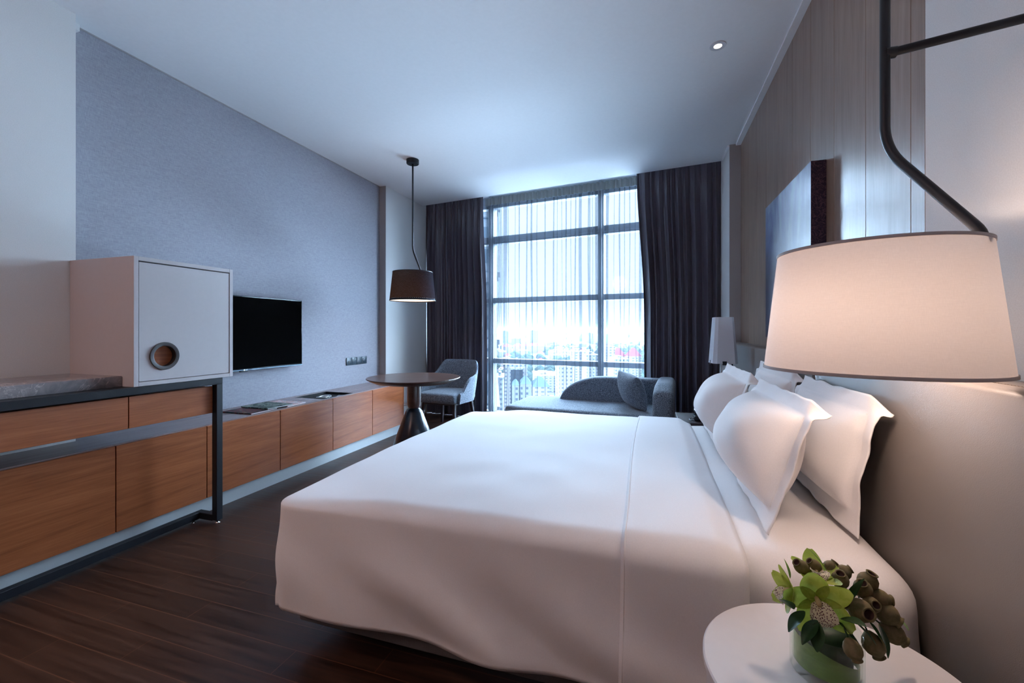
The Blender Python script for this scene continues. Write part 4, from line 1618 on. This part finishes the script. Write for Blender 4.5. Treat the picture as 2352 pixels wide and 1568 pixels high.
# far bedside table, telephone
t = thing('bedside_table', (0.42, 3.42, 0), 'dark brown leather bedside table at the far side of the bed', 'table')
bm = B(); box(bm, -0.235, 0.235, -0.20, 0.20, 0.42, 0.55, 0.006, 2)
link('body', bm, M['night_dark'], t, auto=40)
bm = B(); box(bm, -0.19, 0.19, -0.16, 0.16, 0.0, 0.42)
link('plinth', bm, M['black_metal'], t)
bm = B()
tube(bm, [(x, -0.199 + 0.0, 0.5508) for x in (-0.23, 0.23)], 0.0022, 6); tube(bm, [(-0.23, -0.199, 0.5508), (-0.23, 0.199, 0.5508), (0.23, 0.199, 0.5508)], 0.0022, 6)
link('edge_piping', bm, M['ring'], t)
t = thing('telephone', (0.345, 3.36, 0.552), 'small black telephone with looped cord on the far bedside table', 'telephone')
bm = B(); box(bm, -0.05, 0.07, -0.06, 0.06, 0, 0.035, 0.008, 2)
link('body', bm, M['tv_plastic'], t, auto=40)
bm = B(); tube(bm, [(-0.03, -0.06, 0.055), (-0.035, -0.03, 0.065), (-0.035, 0.04, 0.065), (-0.03, 0.07, 0.055)], [0.016, 0.011, 0.011, 0.016], 12)
link('handset', bm, M['tv_plastic'], t, smooth=True)
bm = B()
pts = [(-0.05 - 0.03 * math.sin(a) , -0.03 + 0.05 * math.cos(a) - 0.02, 0.006 + 0.004 * abs(math.sin(3 * a))) for a in [PI * i / 30 for i in range(31)]]
tube(bm, pts, 0.003, 8)
link('cord', bm, M['dark_cone'], t, smooth=True)

# ------------------------------------------------------------------ vase and flowers
VX, VY, VZ = 0.327, 0.988, TZ
t = thing('glass_vase', (VX, VY, VZ), 'round clear glass vase wrapped inside with a green leaf', 'vase')
R, Hh = 0.060, 0.090
bm = B()
lathe(bm, [(0, 0.0), (R - 0.004, 0.0), (R, 0.004), (R, Hh - 0.001), (R - 0.0015, Hh), (R - 0.0035, Hh - 0.001), (R - 0.004, 0.02), (R - 0.012, 0.013), (0, 0.012)], 96)
link('glass', bm, M['vase'], t, smooth=True)
bm = B()
def wrap(u, v):
    a = 2 * PI * 1.12 * u + 1.5
    z0 = 0.017
    zt = 0.052 + 0.021 * math.cos(a + 2.83)
    return Vector(((R - 0.0060 - 0.003 * u) * math.cos(a), (R - 0.0060 - 0.003 * u) * math.sin(a), z0 + (zt - z0) * v))
grid(bm, 120, 8, wrap)
link('leaf_wrap', bm, M['leaf_wrap'], t, smooth=True)
bm = B(); lathe(bm, [(0, 0.015), (0.042, 0.015), (0.044, 0.078), (0.036, 0.086), (0, 0.088)], 40)
link('floral_foam', bm, M['leaf'], t, smooth=True)

TH_S, TH_C = math.sin(TH), math.cos(TH)
FWD = Vector((-TH_S, TH_C, 0)); RGT = Vector((TH_C, TH_S, 0))
def bouquet(rx, up, fwd):
    """offset in the vase's own frame: right, up from the rim, away"""
    return Vector((VX, VY, VZ + Hh)) + RGT * rx + FWD * fwd + Vector((0, 0, up))
def Zp(zx, zy, df):
    px = 1760 + zx / 4.78; py = 1240 + zy / 4.78
    d = Vector((-TH_S + TH_C * (px - 1176) / 986.0, TH_C + TH_S * (px - 1176) / 986.0, (757 - py) / 986.0))
    return Vector((0, 0, 1.2)) + d * (0.838 + df)
def leaf_bm(L_, w, bend, fold=0.25):
    bm = B()
    def f(u, v):
        s = v
        wd = w * math.sin(PI * min(1, s * 0.96 + 0.02)) ** 0.8 * (1 - 0.35 * s)
        a = 2 * u - 1
        return Vector((a * wd, s * L_, -bend * s * s * L_ + fold * abs(a) * wd))
    grid(bm, 6, 14, f)
    return bm
def aim(o, pos, direction, roll=0.0, axis='Y'):
    d = Vector(direction).normalized()
    qd = d.to_track_quat(axis, 'Z' if axis == 'Y' else 'Y')
    o.matrix_world = Matrix.Translation(pos) @ qd.to_matrix().to_4x4() @ Matrix.Rotation(roll, 4, axis)
def dirv(r, u, f):
    return RGT * r + Vector((0, 0, u)) + FWD * f
leaves = [
    # base on the picture plane of the bouquet and depth, direction, length, half width, roll, bright, label
    ((930, 690, -0.01), (0.05, 1, -0.25), 0.066, 0.0165, 0.0, 0, 'dark oval leaf standing upright between the pods'),
    ((300, 760, -0.03), (-0.9, 0.95, -0.4), 0.056, 0.013, 0.4, 0, 'dark pointed leaf sticking out left of the front orchid'),
    ((420, 780, -0.045), (-1, -0.5, -0.35), 0.050, 0.015, 0.2, 0, 'dark leaf lying over the vase rim at the left'),
    ((560, 880, -0.055), (-0.9, -0.6, -0.35), 0.052, 0.014, 0.0, 0, 'dark leaf hanging below the front orchid at its left'),
    ((570, 900, -0.06), (-0.35, -1.0, -0.35), 0.048, 0.015, 0.1, 0, 'dark leaf drooping over the glass under the front orchid'),
    ((780, 900, -0.055), (0.9, -0.75, -0.3), 0.055, 0.015, 0.0, 0, 'dark leaf hanging over the rim right of the front orchid'),
    ((880, 820, -0.05), (0.9, -0.7, -0.3), 0.062, 0.014, -0.2, 0, 'narrow dark leaf pointing down between the lower pods'),
    ((900, 1020, -0.06), (0.55, -0.9, -0.2), 0.048, 0.015, 0.2, 0, 'dark leaf in front of the hanging pod'),
    ((1130, 900, -0.03), (0.6, -0.9, -0.2), 0.060, 0.013, 0.3, 0, 'dark leaf pointing down right of the vase rim'),
    ((1240, 930, -0.02), (0.35, -1.0, -0.1), 0.060, 0.011, -0.3, 0, 'slim dark leaf hanging lowest at the right'),
    ((1330, 760, 0.01), (1, -0.75, 0.0), 0.060, 0.014, 0.1, 1, 'light green pointed leaf reaching out at the far right'),
    ((820, 860, -0.05), (0.2, 0.4, -0.8), 0.046, 0.015, 0.1, 0, 'dark leaf in the shade beside the front orchid'),
    ((660, 330, 0.0), (-0.6, 1, 0.1), 0.052, 0.006, 0.0, 1, 'thin pale green blade rising at the top'),
    ((260, 420, 0.0), (-0.15, 1, 0.0), 0.040, 0.006, 0.0, 1, 'thin pale green tip at the upper left'),
    ((900, 780, 0.0), (0.6, 0.1, 0.7), 0.060, 0.020, 0.0, 0, 'dark leaf behind the pods'),
    ((450, 700, 0.02), (-0.8, 0.2, 0.6), 0.060, 0.018, 0.0, 0, 'dark leaf behind the left orchid'),
]
for (p, d, L_, w, roll, br, lab) in leaves:
    o = link('leaf', leaf_bm(L_, w, 0.15), M['leaf_bright'] if br else M['leaf'], smooth=True)
    aim(o, Zp(*p), dirv(*d), roll)
    tag(o, lab + ' of the bouquet', 'leaf', 'leaves in the vase')

def pod_thing(pos, d, r, lab):
    t = thing('seed_pod', pos, lab, 'seed pod', 'seed pods in the vase')
    bm = B()
    prof = [(0, -1.30), (0.14, -1.28), (0.35, -1.15), (0.72, -0.75), (0.96, -0.25), (1.0, 0.15), (0.88, 0.55), (0.66, 0.82), (0.54, 0.95), (0.53, 1.05), (0.60, 1.16), (0.60, 1.22), (0.50, 1.22), (0.43, 1.12)]
    lathe(bm, [(a * r, b * r) for a, b in prof], 28)
    for v in bm.verts:
        v.co += v.co.normalized() * r * 0.05 * noise.noise(v.co * 90 + Vector((pos[0] * 50, 0, 0)))
    body = link('husk', bm, M['pod'], t, smooth=True)
    bm = B(); lathe(bm, [(0.43 * r, 1.13 * r), (0.36 * r, 0.8 * r), (0, 0.7 * r)], 20)
    mouth = link('mouth', bm, M['pod_in'], t, smooth=True)
    bm = B(); tube(bm, [(0, 0, -1.28 * r), (0, 0, -2.2 * r)], 0.0016, 6)
    link('stalk', bm, M['leaf'], t, smooth=True)
    aim(t, pos, d, 0, 'Z')
    return t
pods = [
    ((385, 295, 0.010), (-0.7, 0.65, -0.1), 0.0130, 'pod at the top left behind the orchids, its mouth tilted up left'),
    ((530, 285, 0.020), (-0.6, 0.6, 0.1), 0.0120, 'small pod at the top middle behind the thin blade'),
    ((700, 300, 0.022), (0.7, 0.6, 0.1), 0.0125, 'pod at the top tilted up right behind the second orchid'),
    ((840, 355, 0.012), (0.8, 0.45, -0.1), 0.0135, 'pod high on the bouquet above the upright leaf'),
    ((810, 440, -0.004), (-0.2, 0.9, -0.3), 0.0150, 'brown pod between the front orchid and the upright leaf'),
    ((1110, 460, 0.015), (0.25, 0.85, -0.2), 0.0175, 'large pod at the upper right, furthest back'),
    ((1060, 540, -0.002), (-0.35, 0.9, -0.35), 0.0160, 'pod at the upper right with its mouth turned up'),
    ((1235, 640, 0.0), (0.9, -0.05, -0.2), 0.0175, 'pod lying sideways at the right'),
    ((1150, 710, -0.02), (-0.1, 0.45, -0.8), 0.0140, 'greenish pod in the middle right facing the viewer'),
    ((1030, 770, -0.035), (-0.05, 0.28, -1.0), 0.0200, 'big round pod facing the viewer, its dark mouth open'),
    ((1315, 800, -0.012), (0.65, -0.45, -0.6), 0.0195, 'large pod at the right pointing down right'),
    ((1390, 1020, -0.020), (0.75, -0.55, -0.4), 0.0185, 'lowest pod at the far right pointing away'),
    ((1175, 1145, -0.03), (0.3, -1.0, -0.3), 0.0185, 'pod hanging straight down right of the glass'),
    ((950, 1200, -0.078), (0.25, -1.0, -0.3), 0.0150, 'pod hanging in front of the glass'),
    ((800, 590, -0.015), (0.3, 0.55, -0.5), 0.0130, 'small pod tucked behind the orchid petal'),
    ((820, 665, -0.030), (0.15, -0.25, -1.0), 0.0105, 'smallest pod beside the front orchid with a red mouth'),
]
for (p, d, r, lab) in pods:
    pod_thing(Zp(*p), dirv(*d), r, 'gum nut ' + lab)

def petal_bm(L_, w, cup, tipz=0.0):
    bm = B()
    def f(u, v):
        a = 2 * u - 1
        wd = w * (math.sin(PI * (0.06 + 0.90 * v)) ** 0.62) * (1 - 0.18 * v)
        y = v * L_
        z = cup * L_ * (v * v) - tipz * v ** 3 * L_ + 0.35 * wd * (abs(a) ** 2)
        return Vector((a * wd, y, z))
    grid(bm, 10, 16, f)
    return bm
def orchid(pos, d, s, lab, roll=0.0):
    t = thing('orchid_bloom', pos, lab, 'flower', 'green orchids in the vase')
    # own frame: the bloom looks along +Z
    for k, (ang, L_, w, cup, tz, nm) in enumerate([(90, 0.052, 0.0215, 0.70, 0.15, 'sepal'), (24, 0.049, 0.0190, 0.62, 0.2, 'petal'), (156, 0.049, 0.0190, 0.62, 0.2, 'petal'),
                                                (-46, 0.048, 0.0200, 0.50, 0.1, 'sepal'), (-134, 0.050, 0.0205, 0.50, 0.1, 'sepal')]):
        o = link(nm, petal_bm(L_ * s, w * s, cup, tz), M['petal'], t, smooth=True)
        o.rotation_euler = (0, 0, math.radians(ang - 90))
    bm = B()
    def lipf(u, v):
        a = 2 * u - 1
        w = 0.0145 * s * (0.75 + 0.5 * math.sin(PI * v)) * (1.0 if v < 0.75 else 1 - (v - 0.75) * 1.6)
        y = 0.003 * s - 0.034 * s * v
        z = 0.008 * s + 0.016 * s * math.sin(v * PI * 0.75) + 0.010 * s * a * a * (1 - v) - 0.012 * s * max(0, v - 0.7)
        rf = 0.0015 * s * math.sin(v * 26 + a * 8) * sstep(0.5, 1, max(abs(a), v))
        return Vector((a * w, y, z + rf))
    grid(bm, 12, 18, lipf)
    link('lip', bm, M['lip'], t, smooth=True)
    bm = B(); tube(bm, [(0, 0.004 * s, 0.0), (0, 0.003 * s, 0.007 * s), (0, 0.001 * s, 0.013 * s), (0, -0.003 * s, 0.015 * s)], [0.003 * s, 0.0036 * s, 0.0038 * s, 0.0022 * s], 12)
    link('column', bm, M['column'], t, smooth=True)
    dd = Vector(d).normalized()
    zax = dd
    yax = (Vector((0, 0, 1)) - zax * zax.z).normalized()
    xax = yax.cross(zax)
    mt = Matrix((xax, yax, zax)).transposed().to_4x4()
    t.matrix_world = Matrix.Translation(pos) @ mt @ Matrix.Rotation(roll, 4, 'Z')
    return t
orchid(Zp(560, 660, -0.020), dirv(-0.45, 0.10, -1), 1.22, 'large lime green orchid with spotted lip facing the viewer', 0.25)
orchid(Zp(540, 400, 0.010), dirv(0.0, 1.0, -0.25), 0.90, 'lime green orchid at the top turned upward', -0.3)
orchid(Zp(270, 560, 0.0), dirv(-1, 0.15, 0.1), 0.85, 'lime green orchid at the left turned away', 0.1)

# ------------------------------------------------------------------ the city outside
GZ = -70.0
bm = B()
bm.faces.new([bm.verts.new(p) for p in ((-6000, 270, GZ), (5000, 270, GZ), (5000, 9000, GZ), (-6000, 9000, GZ))])
cg = link('city_ground', bm, mat_city_ground())
cg['kind'] = 'structure'
WHT = mat_facade('white flats', srgb(205, 208, 212), srgb(116, 128, 142), 3.4, 3.2, (0.42, 0.45))
WHT2 = mat_facade('cream flats', srgb(208, 200, 194), srgb(130, 134, 146), 4.6, 3.0, (0.5, 0.4))
GRY = mat_facade('grey offices', srgb(140, 150, 162), srgb(84, 100, 116), 5.0, 3.6, (0.7, 0.5))
GLS = mat_facade('dark glass front', srgb(50, 64, 78), srgb(34, 46, 60), 2.6, 3.4, (0.85, 0.8), 0.2)
RED = mat_plain('red roof tiles', srgb(140, 60, 58), 0.8, spec=0.0)
PNK = mat_plain('pink roof tiles', srgb(150, 78, 92), 0.8, spec=0.0)
SLT = mat_plain('pale blue roof', srgb(80, 96, 110), 0.7, spec=0.0)
def cray(x, y):
    u = (x - 1176) / 986.0; v = (757 - y) / 986.0
    return Vector((-TH_S + TH_C * u, TH_C + TH_S * u, v))
def cground(x, y):
    d = cray(x, y); k = (GZ - 1.2) / d.z
    return d.x * k, d.y * k, k
taken = []
def free(x, y, r):
    return all((x - a) ** 2 + (y - b) ** 2 > (r + c) ** 2 for a, b, c in taken)
def building(name, xl, xr, yt, yb, depth, mat, label, roof=None, rh=0, rot=0.0, group=None, cap=None):
    """stands on the city ground where the photograph shows its foot"""
    x0, y0, k = cground((xl + xr) / 2, yb)
    w = (xr - xl) / 986.0 * k
    h = (yb - yt) / 986.0 * k
    if group:
        if not free(x0, y0 + depth / 2, max(w, depth) * 0.6):
            return
    taken.append((x0 - depth / 2 * TH_S, y0 + depth / 2, max(w, depth) * 0.6))
    t = thing(name, (x0, y0, GZ), label, 'building', group, TH + rot)
    bm = B(); box(bm, -w / 2, w / 2, 0, depth, 0, h)
    link('walls', bm, mat, t)
    if roof:
        bm = B()
        e = w * 0.03
        a = [bm.verts.new(p) for p in ((-w / 2 - e, -e, h), (w / 2 + e, -e, h), (w / 2 + e, depth + e, h), (-w / 2 - e, depth + e, h))]
        r1 = bm.verts.new((-w / 2 + min(w, depth) * 0.4, depth / 2, h + rh)); r2 = bm.verts.new((w / 2 - min(w, depth) * 0.4, depth / 2, h + rh))
        bm.faces.new((a[0], a[1], r2, r1)); bm.faces.new((a[1], a[2], r2)); bm.faces.new((a[2], a[3], r1, r2)); bm.faces.new((a[3], a[0], r1)); bm.faces.new(a[::-1])
        link('roof', bm, roof, t)
    else:
        bm = B(); box(bm, -w / 2 * 0.5, w / 2 * 0.3, depth * 0.3, depth * 0.7, h, h + max(3, h * 0.05))
        box(bm, -w / 2 - 0.3, w / 2 + 0.3, -0.3, depth + 0.3, h - 1.0, h + 0.6)
        link('roof_parapet', bm, cap or mat, t)
    return t
building('office_tower', 1156, 1212, 838, 960, 30, WHT2, 'white tower with a dark glass front beyond the chaise foot', cap=WHT)
building('glass_tower', 1173, 1201, 846, 962.5, 2, GLS, 'dark glass tower front at the middle of the white tower', cap=WHT)
building('apartment_block', 1140, 1156, 868, 1010, 26, WHT, 'narrow white block at the left window mullion')
building('gabled_hall', 1176, 1192, 885, 1030, 16, WHT, 'small gabled building, leftmost of the three blue roofs', SLT, 3)
building('gabled_hall', 1196, 1220, 882, 1028, 20, WHT, 'wide gabled building, middle of the three blue roofs', SLT, 4)
building('gabled_hall', 1224, 1262, 888, 975, 30, WHT2, 'gabled building with the largest blue roof', SLT, 6)
building('long_terrace', 1228, 1278, 864, 900, 60, WHT2, 'long cream terrace with a flat roof right of the blue roofs')
building('apartment_block', 1284, 1316, 842, 955, 30, WHT, 'white block left of the chaise back')
building('apartment_block', 1318, 1344, 808, 905, 30, WHT2, 'cream block behind the chaise back, left of the centre')
building('apartment_block', 1348, 1376, 816, 925, 26, WHT, 'white block left of the wide window mullion')
building('apartment_block', 1388, 1412, 796, 905, 26, WHT2, 'cream block just right of the wide window mullion')
building('apartment_block', 1414, 1446, 826, 930, 30, WHT, 'white block in front of the pink roofed houses')
building('villa_block', 1412, 1438, 818, 890, 24, WHT2, 'cream house with a pink hipped roof, left of the pair', PNK, 10)
building('villa_block', 1448, 1474, 818, 892, 24, WHT2, 'cream house with a pink hipped roof, right of the pair', PNK, 10)
building('long_terrace', 1152, 1176, 796, 812, 60, WHT2, 'far terrace with red roof at the left', RED, 8)
building('long_terrace', 1178, 1202, 795, 812, 60, WHT2, 'far terrace with red roof in the middle', RED, 8)
building('long_terrace', 1204, 1250, 794, 811, 60, WHT2, 'far terrace with the longest red roof', RED, 8)
building('tower_block', 1218, 1234, 759, 792, 50, GRY, 'far grey tower on the skyline, left of the pair')
building('tower_block', 1234, 1248, 758, 793, 50, WHT, 'far pale tower on the skyline, right of the pair')
building('tower_block', 1154, 1168, 760, 788, 50, GRY, 'far grey tower on the skyline near the left mullion')
building('office_block', 1174, 1196, 778, 800, 60, GRY, 'wide low grey office before the skyline')
building('tower_block', 1350, 1366, 765, 790, 50, GRY, 'far grey tower left of the wide mullion')
building('tower_block', 1392, 1408, 768, 792, 50, WHT, 'far pale tower right of the wide mullion')
rnd = random.Random(4)
for i in range(90):
    yb = 766 + 36 * rnd.random() ** 1.6
    xl = rnd.uniform(1135, 1480)
    w = rnd.uniform(5, 16)
    building('distant_block', xl, xl + w, yb - rnd.uniform(2.5, 7), yb, 50, rnd.choice([WHT, WHT2, GRY]), 'distant hazy block among many towards the skyline', group='distant blocks of the city')
for i in range(60):
    yb = 812 + 60 * rnd.random()
    xl = rnd.uniform(1135, 1400)
    w = rnd.uniform(10, 22)
    building('mid_block', xl, xl + w, yb - rnd.uniform(6, 16), yb, 30, rnd.choice([WHT, WHT2, WHT]), 'low pale block among many in the middle distance', roof=rnd.choice([None, None, RED]), rh=5, group='low blocks of the city')
# stuff: tree belts
bm = B()
for i in range(700):
    yb = 790 + 110 * rnd.random()
    x0, y0, k = cground(rnd.uniform(1120, 1490), yb)
    r = rnd.uniform(5, 11)
    if not free(x0, y0, r):
        continue
    bmesh.ops.create_icosphere(bm, subdivisions=1, radius=r, matrix=Matrix.Translation((x0, y0, GZ + r * 0.4)))
tb = link('city_trees', bm, mat_plain('tree belt green', srgb(48, 68, 60), 0.9, spec=0.0), smooth=True)
tag(tb, 'soft green tree belts between the city blocks', 'trees', kind='stuff')
# the neighbouring wing of the hotel seen past the left mullion
t = thing('neighbour_wing', (-8.05, 22.0, -70), 'glass and slab wing of the tower at the left edge of the window', 'building', rotz=0.355)
bm = B(); box(bm, -8, 0, 0, 14, 0, 105)
link('walls', bm, mat_facade('curtain wall glass', srgb(104, 120, 134), srgb(150, 160, 170), 1.5, 1.2, (0.8, 0.35), 0.3), t)
for z in (63.2, 66.8, 70.4, 74.0, 77.5):
    bm = B(); box(bm, -8.2, 0.25, -0.4, 14, z, z + 0.28); box(bm, -8.2, 0.15, -0.25, 14, z - 0.2, z)
    link('slab_ledge', bm, M['frame'], t)

# warm fill lamp added behind the viewer, shaped as a hanging globe
t = thing('fill_globe_lamp', (-2.55, -1.1, HC), 'opal globe fill lamp added behind the viewer', 'lamp')
bm = B(); lathe(bm, [(0, -0.05), (0.07, -0.05), (0.07, 0), (0, 0)], 32); lathe(bm, [(0, -0.3), (0.008, -0.3), (0.008, -0.04), (0, -0.04)], 12)
link('base', bm, M['downlight'], t, auto=40)
bm = B(); bmesh.ops.create_uvsphere(bm, u_segments=32, v_segments=16, radius=0.19, matrix=Matrix.Translation((0, 0, -0.47)))
link('globe', bm, mat_emit('fill light globe', (1.0, 0.62, 0.54, 1), 13.0), t, smooth=True)

# city haze: a real body of thin air over the town
m, nt, N, L = new_mat('thin haze')
_o = N.new('ShaderNodeOutputMaterial'); _v = N.new('ShaderNodeVolumeScatter')
_v.inputs['Color'].default_value = (0.13, 0.15, 0.17, 1); _v.inputs['Density'].default_value = 0.0007; _v.inputs['Anisotropy'].default_value = 0.0
L.new(_v.outputs[0], _o.inputs['Volume'])
bm = B(); box(bm, -4500, 3500, 140, 8500, GZ - 5, 30)
o = link('city_haze', bm, m)
o['kind'] = 'stuff'; o['label'] = 'pale blue haze lying over the distant city'; o['category'] = 'haze'
cy.volume_bounces = 1
